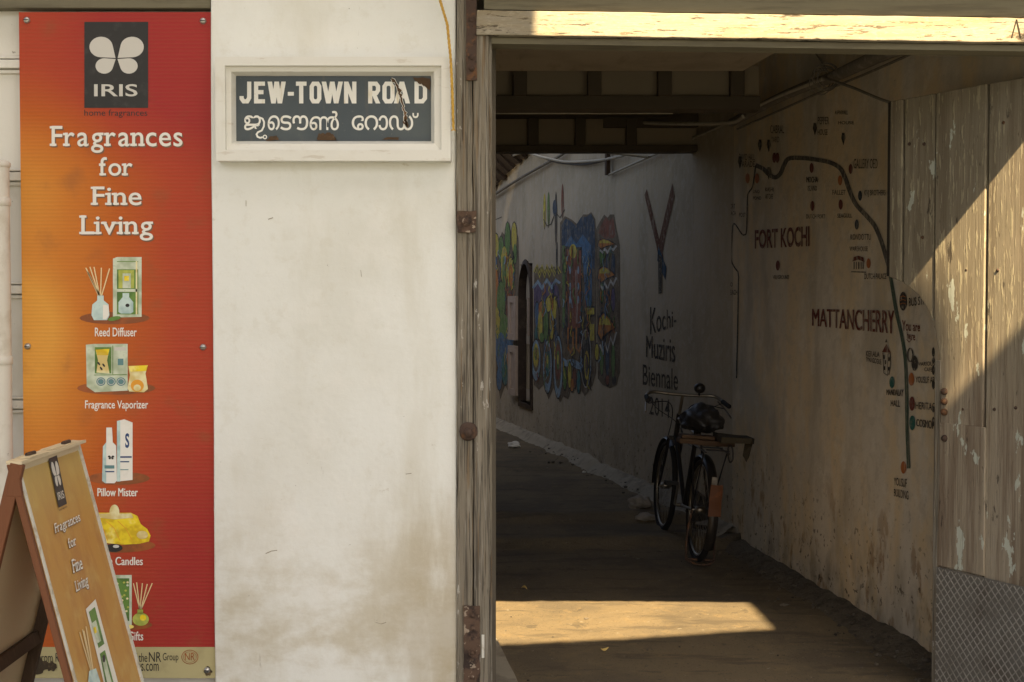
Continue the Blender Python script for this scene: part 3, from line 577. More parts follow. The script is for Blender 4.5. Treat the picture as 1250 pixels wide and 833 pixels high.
butterfly(P1, sub(qd, .08, .92, .36, .88), m_pgrey, 1); P1.text('IRIS', sub(qd, .14, .86, .13, .28), m_pgrey, 1, .012)
P1.text('home fragrances', [z3(205, 242), z3(233, 228), z3(230, 219), z3(203, 232)], m_pblack, 0); P1.build('emblem', ab)
P1 = Paint(pa, [m_pwhite, m_pshadow], .0015)
for t_, q4 in (('Fragrances', [z3(190, 328), z3(279, 284), z3(271, 242), z3(184, 284)]), ('for', [z3(237, 370), z3(263, 357), z3(257, 322), z3(231, 336)]), ('Fine', [z3(251, 456), z3(286, 440), z3(277, 394), z3(244, 409)]), ('Living', [z3(263, 533), z3(307, 508), z3(298, 457), z3(255, 484)])):
    P1 = Paint(pa, [m_pwhite, m_pshadow], .0015); P1.slab(t_, q4, m_pshadow, 0, .02, (.8, .9)); P1.slab(t_, q4, m_pwhite, 2, .02); P1.build('slogan_word', ab)
P1 = Paint(pa, PM, .0015)
P1.poly([z3(296, 580), z3(330, 545), z3(415, 860), z3(372, 890)], m_pwhite, 0); P1.poly([z3(306, 590), z3(327, 572), z3(360, 700), z3(340, 715)], m_pgreen, 1); P1.poly([z3(314, 630), z3(330, 618), z3(348, 690), z3(334, 700)], m_ppale, 2); P1.poly([z3(320, 645), z3(328, 640), z3(333, 660), z3(325, 666)], m_pyellow, 3)
P1.poly([z3(344, 735), z3(362, 722), z3(396, 850), z3(370, 870)], m_pgreen, 1); P1.poly([z3(350, 750), z3(362, 744), z3(386, 840), z3(372, 850)], m_ppale, 2); P1.oval(*z3(357, 752), 2, 5, m_pblack, 3, 8)
for a, c in (((274, 660), (315, 800)), ((284, 650), (318, 800)), ((296, 640), (322, 800)), ((289, 655), (320, 810))): P1.line([z3(*a), z3(*c)], 1.4, m_pstick, 1)
P1.poly([z3(306, 795), z3(330, 785), z3(345, 830), z3(352, 900), z3(318, 905), z3(302, 840)], m_pmint, 2); P1.build('product_picture', ab)

# ------------------------------------------------------------------ road name sign
YS = -.08; rs = empty('road_sign', (-.68, YS, 2.27)); tag(rs, 'slate blue enamel road name sign in a cream moulded frame', 'sign')
def sx_(px, y): return atY(px, 130, y).x
def sz_(py, y): return atY(410, py, y).z
X = [sx_(263, YS), sx_(550, YS)]; Z = [sz_(196.5, YS), sz_(69.5, YS)]
def ring(mb, o, i, yo, yi, yb):
    """o=(x0,x1,z0,z1) at depth yo to i at depth yi"""
    a = [(o[0], yo, o[2]), (o[1], yo, o[2]), (o[1], yo, o[3]), (o[0], yo, o[3])]; b = [(i[0], yi, i[2]), (i[1], yi, i[2]), (i[1], yi, i[3]), (i[0], yi, i[3])]
    mb.add(a + b, [[j, (j + 1) % 4, 4 + (j + 1) % 4, 4 + j] for j in range(4)])
    if yb is not None:
        c = [(p[0], yb, p[2]) for p in a]; mb.add(a + c, [[j, 4 + j, 4 + (j + 1) % 4, (j + 1) % 4] for j in range(4)])
R0 = (X[0], X[1], Z[0], Z[1]); R1 = (sx_(274.8, YS), sx_(538.8, YS), sz_(183.6, YS), sz_(80.2, YS))
R2 = (R1[0] + .001, R1[1] - .001, R1[2] + .001, R1[3] - .001)
YP = -.012; R4 = (sx_(288.2, YP), sx_(526.2, YP), sz_(172.6, YP), sz_(93, YP)); R3 = tuple(a * .35 + b * .65 for a, b in zip(R1, R4))
mb = MB(); ring(mb, R0, R1, YS, YS, .004); ring(mb, R1, R2, YS, YS + .018, None); ring(mb, R2, R3, YS + .018, YS + .026, None); ring(mb, R3, R4, YS + .026, YP, None)
mb.build('frame', m_frame, rs, bevel=.002)
mb = MB(); mb.box(R4[0] - .005, R4[1] + .005, YP, -.004, R4[2] - .005, R4[3] + .005); plate = mb.build('name_plate', m_signblue, rs)
ps = facade(YP); z4 = lambda x, y: (250 + x / 3.906, 50 + y / 3.906)
P1 = Paint(ps, [m_enamel], .0012)
LT = {'J': [[(1, 1.12), (1, .2), (.75, 0), (.28, 0), (.02, .16), (.02, .3)]], 'E': [[(0, 1.12), (0, -.12)], [(.0, 1), (1.2, 1)], [(0, .52), (1., .52)], [(0, 0), (1.2, 0)]],
      'T': [[(-.2, 1), (1.2, 1)], [(.5, 1), (.5, -.12)]], 'O': [[(.5, 1), (.22, 1), (0, .84), (0, .16), (.22, 0), (.78, 0), (1, .16), (1, .84), (.78, 1), (.5, 1)]],
      'N': [[(0, -.12), (0, 1.12)], [(1, -.12), (1, 1.12)]], 'W': [], 'A': [[(.2, .28), (.8, .28)]],
      'R': [[(0, -.12), (0, 1.12)], [(.1, 1), (.75, 1), (1, .85), (1, .62), (.78, .47), (.1, .47)]], 'D': [[(0, .5), (0, 1), (.7, 1), (1, .82), (1, .18), (.7, 0), (0, 0), (0, .5)]]}
DG = {'W': [(0, 1, .27, 0), (.27, 0, .5, 1), (.5, 1, .73, 0), (.73, 0, 1, 1)], 'N': [(0, 1, 1, 0)], 'A': [(0, 0, .5, 1), (.5, 1, 1, 0)], 'R': [(.45, .45, 1, 0)]}
for ch, x0, x1 in (('J', 165, 222), ('E', 235, 290), ('W', 300, 386), ('T', 432, 488), ('O', 500, 556), ('W', 558, 658), ('N', 664, 723), ('R', 779, 836), ('O', 847, 905), ('A', 902, 978), ('D', 1000, 1060)):
    if ch == 'R': P1.rect(*z4(396, 244), *z4(425, 262), m_enamel); P1.build('name_lettering', plate); P1 = Paint(ps, [m_enamel], .0012)
    sw = 20.0; h = sw / 2; li = 0
    for ln in LT[ch]:
        v_, f_ = ribbon([(x0 + h + a * (x1 - x0 - sw), 299 - h - b * (104 - sw)) for a, b in ln], sw); P1.raw([z4(*c) for c in v_], f_, m_enamel, .25 * li); li += 1
    for a, b, c, d in DG.get(ch, ()):
        xa, ya, xb, yb = x0 + h + a * (x1 - x0 - sw), 299 - b * 104, x0 + h + c * (x1 - x0 - sw), 299 - d * 104; k_ = h * 1.08
        P1.poly([z4(xa - k_, ya), z4(xb - k_, yb), z4(xb + k_, yb), z4(xa + k_, ya)], m_enamel, .25 * li); li += 1
P1.build('name_lettering', plate); P1 = Paint(ps, [m_enamel], .0012)
for ch, bx in (('ജ', (188, 357, 266, 426)), ('െ', (300, 357, 356, 426)), ('ട', (360, 357, 412, 426)), ('ൗ', (418, 357, 492, 426)), ('ൺ', (500, 336, 638, 426)), ('േ', (701, 357, 757, 426)), ('റ', (762, 357, 825, 426)), ('ാ', (828, 357, 872, 426)), ('ഡ', (878, 357, 992, 426)), ('്', (990, 345, 1018, 368))):
    for k_, (ox, oy) in enumerate(((0, 0), (1.6, 0), (.8, 1.2), (.8, -1.2))): P1.text(ch, (*z4(bx[0] + ox, bx[1] + oy), *z4(bx[2] + ox, bx[3] + oy)), m_enamel, .25 * k_)
P1.line([z4(*c) for c in [(262, 366), (276, 372), (283, 388), (282, 408), (272, 428), (254, 436), (247, 446), (252, 458), (264, 463), (276, 460)]], 2.2, m_enamel, .4); P1.ring(*z4(287, 459), 2.1, 2.1, 1.3, m_enamel, .8, 14)
P1.build('local_script_lettering', plate)
P1 = Paint(ps, [m_signrust, m_enamel], .0045)
def wob(pts, n=6, a=5, seed=1):
    o_ = []
    for i in range(len(pts) - 1):
        for k_ in range(n):
            t = k_ / n; x = pts[i][0] * (1 - t) + pts[i + 1][0] * t; y = pts[i][1] * (1 - t) + pts[i + 1][1] * t
            o_.append((x + a * noise.noise(V((x * .13, y * .13, seed))), y + a * noise.noise(V((x * .13, y * .13, seed + 9)))))
    return o_ + [pts[-1]]
crk = wob([(890, 178), (925, 225), (940, 285), (955, 345), (960, 405)], 7, 9)
v_, f_ = ribbon(crk, [10 + 10 * abs(noise.noise(V((i * .7, 0, 4)))) * 2 for i in range(len(crk))]); P1.raw([z4(*c) for c in v_], f_, m_enamel, 0)
v_, f_ = ribbon(crk, [6 + 9 * abs(noise.noise(V((i * .7, 0, 4)))) * 2 for i in range(len(crk))]); P1.raw([z4(*c) for c in v_], f_, m_signrust, 1)
crk = wob([(960, 360), (968, 410), (945, 385)], 5, 7); v_, f_ = ribbon(crk, 8); P1.raw([z4(*c) for c in v_], f_, m_signrust, 1)
P1.build('rust_patch', plate); P1 = Paint(ps, [m_signrust], .0045)
P1.poly([z4(*c) for c in wob([(995, 180), (1076, 180), (1077, 250), (1058, 225), (1030, 205), (1010, 200), (995, 180)], 4, 10)], m_signrust, 0)
P1.build('rust_patch', plate); P1 = Paint(ps, [m_signrust], .0045)
P1.poly([z4(*c) for c in wob([(538, 475), (545, 440), (575, 445), (600, 436), (622, 462), (628, 476), (538, 476)], 4, 9)], m_signrust, 0)
P1.build('rust_patch', plate); P1 = Paint(ps, [m_signrust], .0045)
P1.poly([z4(*c) for c in wob([(292, 477), (310, 458), (340, 455), (358, 476), (292, 477)], 4, 9)], m_signrust, 0)
P1.build('rust_patch', plate); P1 = Paint(ps, [m_signrust], .0045)
P1.poly([z4(*c) for c in wob([(845, 472), (870, 460), (930, 462), (920, 474), (845, 472)], 4, 6)], m_signrust, 0)
P1.build('rust_patch', plate)

# ------------------------------------------------------------------ yellow rope
rp = MB(); pts = [atY(x, y, -.105 if y > 60 else -.09) for x, y in ((531, -60), (537, 0), (546, 30), (550, 70), (552, 110), (553.5, 158))]
dense = []
for i in range(len(pts) - 1):
    for k_ in range(26): dense.append(pts[i].lerp(pts[i + 1], k_ / 26))
for s_ in range(3):
    rp.tube([p_ + V((math.cos(i * .55 + s_ * 2.094), math.sin(i * .55 + s_ * 2.094), 0)) * .0028 for i, p_ in enumerate(dense)], .0029, 6)
for s_ in range(4): rp.tube([dense[-1], dense[-1] + V((.006 * (s_ - 1.5), 0, -.012))], .0015, 5)
tag(rp.build('rope', m_rope), 'twisted yellow rope hanging beside the road name sign', 'rope')

# ------------------------------------------------------------------ timber gateway: post, lintel, fascia
gw = empty('timber_gateway', (-.14, .05, 0)); tag(gw, 'weathered grey timber gateway with a peeling cream lintel', 'gateway')
fx_ = lambda px, y: atY(px, 400, y).x
t = MB(); t.slab(fx_(557.5, -.02), fx_(577, -.02), -.02, .16, 0, 3.1, 3, 110).rough(.0035, 9, 2); t.build('post_board', m_post, gw, bevel=.004)
t = MB(); t.slab(fx_(578, -.028), fx_(597, -.028), -.028, .16, 0, 2.745, 3, 110).rough(.0032, 8, 5); t.build('post_board', m_post, gw, bevel=.005)
t = MB(); t.box(fx_(577, -.005), fx_(578.2, -.005), -.005, .1, 0, 2.765); t.build('post_gap', m_darkgap, gw)
t = MB(); t.slab(fx_(597.3, .02), fx_(600.5, .02), .0, .07, 0, 2.74, 1, 80).rough(.003, 14, 8); t.build('door_stop', m_post, gw)
t = MB(); t.slab(2.156, 2.358, -.02, .078, 0, 2.74, 4, 60).rough(.003, 9, 12); t.build('post_board', m_post, gw, bevel=.004)
# lintel: slightly out of level, split into a peeling front
def zz(x): return -.0145 * (x + .1)
t = MB(); LZ0, LZ1 = atY(600, 42.5, -.045).z, atY(600, 12.5, -.045).z; t.slab(fx_(582, -.045), 2.75, -.045, .13, LZ0, LZ1, 90, 4); t.rough(.0022, 10, 1)
t.v = [V((p_.x, p_.y, p_.z + zz(p_.x))) for p_ in t.v]; t.build('lintel', m_lintel, gw, bevel=.004)
t = MB(); t.slab(fx_(600, -.02), 2.7, -.01, .1, LZ0 - .026, LZ0 - .003, 40, 1); t.v = [V((p_.x, p_.y, p_.z + zz(p_.x))) for p_ in t.v]; t.build('lintel_soffit', m_olive, gw)
t = MB(); t.slab(fx_(600.5, -.03) - .03, 2.75, -.03, .12, LZ1 + .006, 3.2, 40, 2).rough(.003, 6, 2); t.v = [V((p_.x, p_.y, p_.z + zz(p_.x))) for p_ in t.v]; t.build('fascia', m_olive, gw)
t = MB(); t.box(fx_(600, -.02), 2.75, -.06, .1, 3.2, 3.225); t.build('fascia_cap', m_lintel, gw)
t = MB(); t.bar(atY(1235, 46, -.047), atY(1241, 24, -.047), (1, 0, 0), (.0022, .001)); t.bar(atY(1241, 24, -.047), atY(1246, 46, -.047), (1, 0, 0), (.0022, .001)); t.build('scratch_mark', m_darkgap, gw)
# ironwork on the post
t = MB(); a, c = atY(569, 0, -.034), atY(582, 98, -.034)
t.slab(a.x, c.x, -.036, -.022, c.z, 3.05, 1, 30).rough(.002, 12, 4)
for py in (24, 70, 84): q_ = atY(576, py, -.036); t.lathe((q_.x, -.036, q_.z), [(.0, .008), (.009, .006), (.013, 0)], (0, -1, 0), 6)
t.build('iron_strap', m_rust, gw)
t = MB(); a, c = atY(558, 258, -.03), atY(581, 284, -.03); t.slab(a.x, c.x, -.038, -.02, c.z, a.z, 6, 6).rough(.004, 30, 3)
q_ = (a + c) / 2; t.lathe((q_.x, -.038, q_.z), [(.0, .014), (.012, .012), (.02, 0)], (0, -1, 0), 10); t.build('iron_plate', m_rust2, gw)
t = MB(); q_ = atY(572, 527, -.03)
t.lathe((q_.x, -.026, q_.z), [(.0, .008), (.028, .008), (.036, .003), (.036, 0)], (0, -1, 0), 14); t.lathe((q_.x, -.026, q_.z - .002), [(.0, .035), (.012, .033), (.018, .026), (.018, .005)], (0, -1, 0), 6); t.rough(.003, 40, 2); t.build('bolt_head', m_rust, gw)
t = MB(); a, c = atY(566, 740, -.03), atY(586, 900, -.03); t.slab(a.x, c.x, -.036, -.02, c.z, a.z, 5, 40).rough(.003, 25, 6)
for py in (752, 768, 797, 827): q_ = atY(577, py, -.036); t.lathe((q_.x, -.036, q_.z), [(.0, .006), (.006, .006), (.01, 0)], (0, -1, 0), 8)
q_ = atY(577, 797, -.036); t.tube([(q_.x + .014 * math.cos(i * .5), -.042, q_.z + .014 * math.sin(i * .5)) for i in range(13)], .003, 6); t.build('hasp_plate', m_rust2, gw)
t = MB(); a, c = atY(588, 775, -.03), atY(590, 803, -.03); t.box(a.x, c.x + .004, -.034, -.022, c.z, a.z); t.build('paint_scrap', m_lam, gw)

# ------------------------------------------------------------------ open gate leaf, hinged on the right
HP = V((2.15, .08, 0)); FP = V((1.697, .90, 0)); GU = (FP - HP).normalized(); GN = V((-GU.y, GU.x, 0))
if GN.x > 0: GN = -GN
pg = Plane(HP, GN)
def guz(px, py): p_ = pg.at(px, py); return ((p_ - HP).dot(GU), p_.z)
def gpt(u, z, off=0): return HP + GU * u + GN * off + V((0, 0, z))
leaf = empty('gate_leaf', HP); tag(leaf, 'weathered plank gate leaf standing open with a curved cutout and steel kick plate', 'gate')
UF = guz(1086, 230)[0]; UL = guz(1148, 560)[0]; ZTOP = guz(1086, 124)[1]
out = [(0, .05), (UL, .05)] + [guz(x, y) for x, y in ((1149, 470), (1147, 430), (1142, 403), (1133, 379), (1120, 360), (1106, 348), (1097, 343))] + [(UF, guz(1088, 338)[1]), (UF, ZTOP), (0, ZTOP)]
def clip(poly, u, keep_less):
    r = []; ins = lambda p_: (p_[0] <= u) if keep_less else (p_[0] >= u)
    for i in range(len(poly)):
        a, c = poly[i], poly[(i + 1) % len(poly)]
        if ins(a): r.append(a)
        if ins(a) != ins(c): k_ = (u - a[0]) / (c[0] - a[0]); r.append((u, a[1] + (c[1] - a[1]) * k_))
    return r
cuts = [0, guz(1204, 300)[0], guz(1141, 230)[0], guz(1102, 200)[0], UF + .001]
for i in range(4):
    g_ = .0065
    pl = clip(clip(out, cuts[i] + (g_ if i else 0), False), cuts[i + 1] - (g_ if i < 3 else 0), True)
    t = MB(); t.prism([gpt(u, z, .004 * math.sin(i * 2.1)) for u, z in pl], -GN * .034); t.build('plank', m_gate, leaf, bevel=.004)
t = MB(); ledge = clip(out, .02, False)
t.prism([gpt(u, z, -.031) for u, z in out], -GN * .012); t.build('backing', m_darkgap, leaf)
ul2, zj = guz(1152, 516); ur2 = guz(1206, 518)[0]
t = MB(); t.prism([gpt(u, z, .012) for u, z in ((UL - .004, .60), (ur2 + .004, .60), (ur2 + .004, zj), (UL - .004, zj))], -GN * .011); t.build('patch_board', m_gate, leaf, bevel=.003)
t = MB(); t.prism([gpt(u, z, .008) for u, z in ((UL - .002, .05), (UL + .032, .05), (UL + .032, guz(1148, 440)[1]), (UL - .002, guz(1148, 440)[1]))], -GN * .05); t.build('edge_batten', m_post, leaf, bevel=.004)
t = MB(); t.prism([gpt(u, z, -.012) for u, z in ((UF - .004, guz(1088, 338)[1] + .003), (UF + .028, guz(1088, 338)[1] + .003), (UF + .028, ZTOP), (UF - .004, ZTOP))], -GN * .04); t.build('edge_batten', m_darkgap, leaf, bevel=.003)
ZP = guz(1148, 692)[1]; t = MB(); t.prism([gpt(u, z, .0165) for u, z in ((.01, .055), (UL - .001, .055), (UL - .001, ZP), (.01, ZP))], -GN * .004)
kp = t.build('kick_plate', m_steel, leaf)
t = MB(); uw, zh = UL - .012, ZP - .065; stp = .036; dirs = 1.15
def seg_clip(a, c):
    (u0, z0), (u1, z1) = a, c; t0, t1 = 0., 1.; d_ = (u1 - u0, z1 - z0)
    for p_, q_ in ((-d_[0], u0), (d_[0], uw - u0), (-d_[1], z0), (d_[1], zh - z0)):
        if abs(p_) < 1e-9:
            if q_ < 0: return None
        else:
            r_ = q_ / p_
            if p_ < 0: t0 = max(t0, r_)
            else: t1 = min(t1, r_)
    return None if t0 >= t1 - .01 else ((u0 + d_[0] * t0, z0 + d_[1] * t0), (u0 + d_[0] * t1, z0 + d_[1] * t1))
nb = int((uw + zh) / stp) + 3
for sgn in (1, -1):
    for i in range(-nb, nb + nb):
        a = (i * stp, 0 if sgn > 0 else zh); c = (a[0] + zh / dirs, zh if sgn > 0 else 0)
        r_ = seg_clip(a, c)
        if r_:
            p0, p1 = gpt(r_[0][0] + .012, r_[0][1] + .06, .0165), gpt(r_[1][0] + .012, r_[1][1] + .06, .0165)
            t.bar(p0, p1, GN, (.0018 + .0003 * sgn, .0022))
t.build('tread_ridge', m_steel2, kp)
for px, py in ((1154, 478), (1154, 490), (1154, 503), (1155, 535)):
    u, z = guz(px, py); t = MB(); q_ = gpt(u - .004, z, .012); t.lathe(q_, [(.0, .014), (.010, .012), (.015, .004), (.015, -.006)], GN, 14); t.build('bolt', m_rust, leaf)
for px, py in ((1128, 176), (1126, 290), (1110, 176), (1225, 150), (1218, 330), (1180, 330), (1172, 524), (1190, 525), (1160, 690), (1214, 500), (1240, 498), (1176, 500)):
    u, z = guz(px, py); t = MB(); t.lathe(gpt(u, z, .011), [(.0, -.0065), (.006, -.007), (.008, -.012)], GN, 9); t.build('nail_head', m_rust, leaf)

# ------------------------------------------------------------------ long alley wall with window opening, map and mural
NW = V((-1, -.14, 0)).normalized(); FW = V((-1, -.235, 0)).normalized()
pn = Plane((2.2, 0, 0), NW); pf = Plane((1.584, 4.4, 0), FW)
wa, wb = pf.at(635, 345), pf.at(650, 345); wz0, wz1 = pf.at(642, 492).z, pf.at(642, 322).z
y0w, y1w = wb.y, wa.y
def wseg(mb, y0, y1, z0, z1, th=.28, mi=0):
    n_ = NW if y1 <= 4.41 else FW
    q4 = [(wx(y0), y0), (wx(y1), y1), (wx(y1) - n_.x * th, y1 - n_.y * th), (wx(y0) - n_.x * th, y0 - n_.y * th)]
    mb.hexa(q4, z0, z1, mi)
HW = 3.75
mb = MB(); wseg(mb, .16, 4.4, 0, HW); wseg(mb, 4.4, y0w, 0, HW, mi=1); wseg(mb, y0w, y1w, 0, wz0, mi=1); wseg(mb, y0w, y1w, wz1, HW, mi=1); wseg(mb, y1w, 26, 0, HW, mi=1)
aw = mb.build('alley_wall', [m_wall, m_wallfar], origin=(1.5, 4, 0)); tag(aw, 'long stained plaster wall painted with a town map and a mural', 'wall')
# window
m_winframe = M('dark_window_frame', (.045, .032, .024), .7, [dict(n=9, c=(.09, .065, .045), lo=.5, hi=.7)])
FU = V((-.235, 1, 0)).normalized()
win = MB(); O = V((wx(y0w), y0w, 0)); Wd = (V((wx(y1w), y1w, 0)) - O).length
def wp(u, z, off): return O + FU * u + FW * off + V((0, 0, z))
archN = 10
def arch(u0, u1, z0, z1, rise, off):
    m_ = (u0 + u1) / 2; r = (u1 - u0) / 2
    return [wp(u0, z0, off), wp(u1, z0, off)] + [wp(m_ + r * math.cos(math.pi * i / archN), z1 - rise + rise * math.sin(math.pi * i / archN), off) for i in range(archN + 1)]
oa = arch(-.03, Wd + .03, wz0 - .06, wz1 + .05, .5, .02); ia = arch(.015, Wd - .015, wz0 + .0, wz1 - .0, .42, .03)
nA = len(oa); win.add(oa + ia, [[i, (i + 1) % nA, nA + (i + 1) % nA, nA + i] for i in range(nA)])
ob = [p_ - FW * .06 for p_ in oa]; win.add(oa + ob, [[i, nA + i, nA + (i + 1) % nA, (i + 1) % nA] for i in range(nA)])
ib = [p_ - FW * .10 for p_ in ia]; win.add(ia + ib, [[i, (i + 1) % nA, nA + (i + 1) % nA, nA + i] for i in range(nA)])
wo = win.build('window', m_winframe, aw)

t = MB(); t.prism([wp(0, wz0, -.22), wp(Wd, wz0, -.22), wp(Wd, wz1, -.22), wp(0, wz1, -.22)], -FW * .02); t.build('recess', m_darkgap, wo)
m_pane = M('bright_painted_glass', (.55, .48, .38), .3, [dict(n=8, c=(.4, .33, .25), lo=.4, hi=.7, f=.6)])  # pale base colour stands in for bright reflections on the panes
m_shut = M('pinkish_shutter_paint', (.46, .37, .30), .8, [dict(n=9, c=(.33, .26, .2), lo=.45, hi=.7, f=.6)])
t = MB(); ar = arch(.06, Wd - .05, wz1 - .42, wz1 - .02, .36, -.06); t.add(ar, [list(range(len(ar)))]); t.prism([wp(.05, wz0 + .03, -.06), wp(Wd - .06, wz0 + .03, -.06), wp(Wd - .06, wz0 + .15, -.06), wp(.05, wz0 + .15, -.06)], -FW * .01)
zm = wz0 + (wz1 - wz0) * .42; t.prism([wp(.05, zm, -.06), wp(Wd - .06, zm, -.06), wp(Wd - .06, zm + .12, -.06), wp(.05, zm + .12, -.06)], -FW * .01); t.build('pane', m_pane, wo)
t = MB(); t.prism([wp(Wd * .5, zm + .1, -.05), wp(Wd * .5 + .03, zm + .1, -.05), wp(Wd * .5 + .03, wz1 - .4, -.05), wp(Wd * .5, wz1 - .4, -.05)], FW * .03); t.build('mullion', m_shut, wo)
for z0, z1 in ((wz0 + .06, zm - .03), (zm + .04, wz1 - .38)):                   # leaves folded back against the wall
    t = MB(); hp = wp(Wd + .035, 0, .035); d_ = (FU * .995 + FW * .08).normalized(); nn = V((-d_.y, d_.x, 0)); nn = nn if nn.dot(FW) > 0 else -nn; Lw = Wd * .5
    P4 = lambda a, z, off: hp + d_ * a + nn * off + V((0, 0, z))
    t.prism([P4(0, z0, 0), P4(Lw, z0, 0), P4(Lw, z1, 0), P4(0, z1, 0)], nn * -.025)
    for a0, a1, b0, b1 in ((0, Lw, z0, z0 + .08), (0, Lw, z1 - .08, z1), (0, .08, z0 + .08, z1 - .08), (Lw - .08, Lw, z0 + .08, z1 - .08)):
        t.prism([P4(a0, b0, .018), P4(a1, b0, .018), P4(a1, b1, .018), P4(a0, b1, .018)], nn * -.019)
    t.build('shutter', m_shut, wo)
# mural on the far stretch of the wall
P1 = Paint(pf, list(MU.values()), .003)
K = MU
def jag(x0, x1, y, a, n_, seed): return [(x0 + (x1 - x0) * i / n_, y + a * (1 if i % 2 else -1) * (.4 + abs(noise.noise(V((i * .9, seed, 0)))))) for i in range(n_ + 1)]
# ground colours
P1.poly([(598, 300)] + [(604, 284), (609, 296), (613, 283), (619, 290), (620, 270), (624, 282), (628, 273), (633, 290), (634, 320), (634, 470)] + [(628, 470), (622, 482), (617, 470), (611, 488), (608, 470), (603, 452), (598, 440)], K['u'], 0)
P1.poly([(652, 330)] + jag(654, 684, 327, 4, 8, 1) + [(684, 300), (684, 272), (690, 264), (698, 268), (705, 274), (712, 262), (718, 262), (722, 259), (727, 268), (728, 300), (728, 455), (724, 470), (714, 484), (706, 470), (700, 464), (694, 488), (688, 484), (684, 492), (676, 474), (670, 488), (664, 470), (658, 476), (652, 470)], K['u'], 0)
P1.poly([(728, 280), (733, 270), (738, 262), (742, 266), (745, 262), (750, 262), (753, 280), (757, 300), (757, 455), (753, 470), (745, 474), (736, 470), (730, 462)], K['u'], 0)
# flora at the left
for i, (x, y, w_, h_, c) in enumerate(((606, 300, 4, 16, 'y'), (612, 305, 4, 18, 'g'), (620, 292, 4, 22, 'g'), (628, 290, 4, 20, 'y'), (616, 325, 5, 26, 'y'), (616, 332, 3.5, 22, 'g'), (624, 335, 5, 22, 'y'), (624, 338, 3.5, 18, 'o'), (604, 330, 4, 24, 'b'), (605, 355, 5, 30, 'o'), (612, 368, 6, 26, 'g'), (622, 372, 5, 24, 'r'), (606, 395, 6, 22, 'y'), (616, 402, 7, 20, 'g'), (603, 420, 5, 22, 'b'), (612, 430, 7, 26, 'b'), (622, 430, 7, 30, 'b'), (617, 450, 5, 22, 't'), (625, 462, 5, 14, 'l'), (610, 462, 4, 16, 'b'), (629, 310, 3, 14, 'g'), (602, 372, 3, 18, 'w'))):
    P1.oval(x, y, w_, h_, K['k'], 1 + i * .05, 12); P1.oval(x, y, w_ - .8, h_ - 1.5, K[c], 2 + i * .05, 12)
# centre band
P1.line([(653, 333), (656, 326), (659, 336), (662, 326), (665, 336), (668, 326), (671, 336), (674, 326), (677, 335), (680, 326), (684, 334)], 4, K['y'], 1)
P1.line([(653, 333), (656, 326), (659, 336), (662, 326), (665, 336), (668, 326), (671, 336), (674, 326), (677, 335), (680, 326), (684, 334)], 1.2, K['k'], 2)
P1.poly([(652, 352), (660, 344), (666, 352), (674, 344), (682, 350), (684, 375), (652, 382)], K['p'], 1)
P1.line([(651, 352), (657, 344), (662, 352), (668, 342), (674, 351), (679, 342), (684, 346)], 3, K['l'], 2)
for i, (x, y, w_, h_, c) in enumerate(((656, 385, 3.5, 18, 'b'), (662, 378, 5, 12, 'o'), (670, 372, 4.5, 11, 'y'), (678, 376, 3.5, 16, 'y'), (660, 398, 4, 20, 'y'), (667, 396, 4, 22, 'g'), (674, 395, 3.5, 22, 'y'), (681, 395, 3, 26, 'u'), (655, 415, 3, 18, 't'), (662, 412, 4, 8, 'g'))):
    P1.oval(x, y, w_, h_, K['k'], 3 + i * .05, 12); P1.oval(x, y, w_ - 1, h_ - 2, K[c], 4 + i * .05, 12)
for x, y, h_, c in ((655, 440, 27, 'y'), (669, 448, 34, 't'), (682, 448, 40, 'r')):
    P1.oval(x, y, 6.2, h_, K['k'], 5, 18); P1.oval(x, y, 5.4, h_ - 2, K['l'], 5.4, 18); P1.oval(x, y - 3, 4, h_ - 10, K['u'], 5.8, 18); P1.oval(x, y - 6, 3.3, h_ * .55, K[c], 6.2, 16); P1.oval(x, y - 8, 2, h_ * .3, K['g'], 6.6, 12); P1.oval(x, y - 9, 1, h_ * .16, K['y'], 7, 10)
# blue tower
P1.poly([(686, 300), (686, 275), (691, 267), (697, 270), (703, 276), (710, 265), (716, 265), (722, 261), (726, 270), (727, 300), (726, 330), (712, 312), (700, 304)], K['n'], 1)
P1.poly([(690, 300), (697, 288), (704, 298), (712, 286), (722, 300), (722, 380), (716, 380), (712, 318), (700, 302)], K['b'], 1.3)
P1.poly([(714, 318), (723, 310), (723, 372), (715, 376)], K['b'], 2)
P1.rect(687, 300, 690, 400, K['g'], 2); P1.rect(691, 302, 711, 420, K['k'], 2); P1.poly([(692, 304), (710, 306), (709, 400), (694, 402)], K['r'], 2.4)
P1.oval(700, 307, 4.5, 9, K['y'], 3, 12); P1.line([(700, 300), (700, 330)], 1, K['k'], 3.4); P1.line([(697, 330), (696, 395)], 2, K['u'], 3.2); P1.line([(704, 330), (705, 395)], 2, K['w'], 3.2); P1.line([(704, 330), (705, 395)], 1.2, K['r'], 3.4)
for y in (330, 350, 366): P1.oval(696.5, y, 1.3, 5, K['l'], 3.6, 8); P1.oval(706.5, y, 1.3, 5, K['l'], 3.6, 8)
P1.line([(694, 400), (694, 425), (697, 431), (700, 425), (700, 405)], 2, K['o'], 3); P1.line([(704, 400), (704, 425), (708, 430), (710, 420)], 2, K['o'], 3)
P1.poly([(712, 384), (716, 374), (727, 374), (727, 386), (716, 388)], K['k'], 3); P1.poly([(715, 376), (726, 376), (726, 384), (716, 384)], K['y'], 3.5); P1.rect(721, 396, 726, 416, K['y'], 3); P1.rect(713, 386, 720, 410, K['k'], 2.6)
P1.poly([(687, 436), (692, 440), (700, 438), (710, 444), (712, 440), (712, 452), (704, 450), (698, 446), (690, 448)], K['l'], 3)
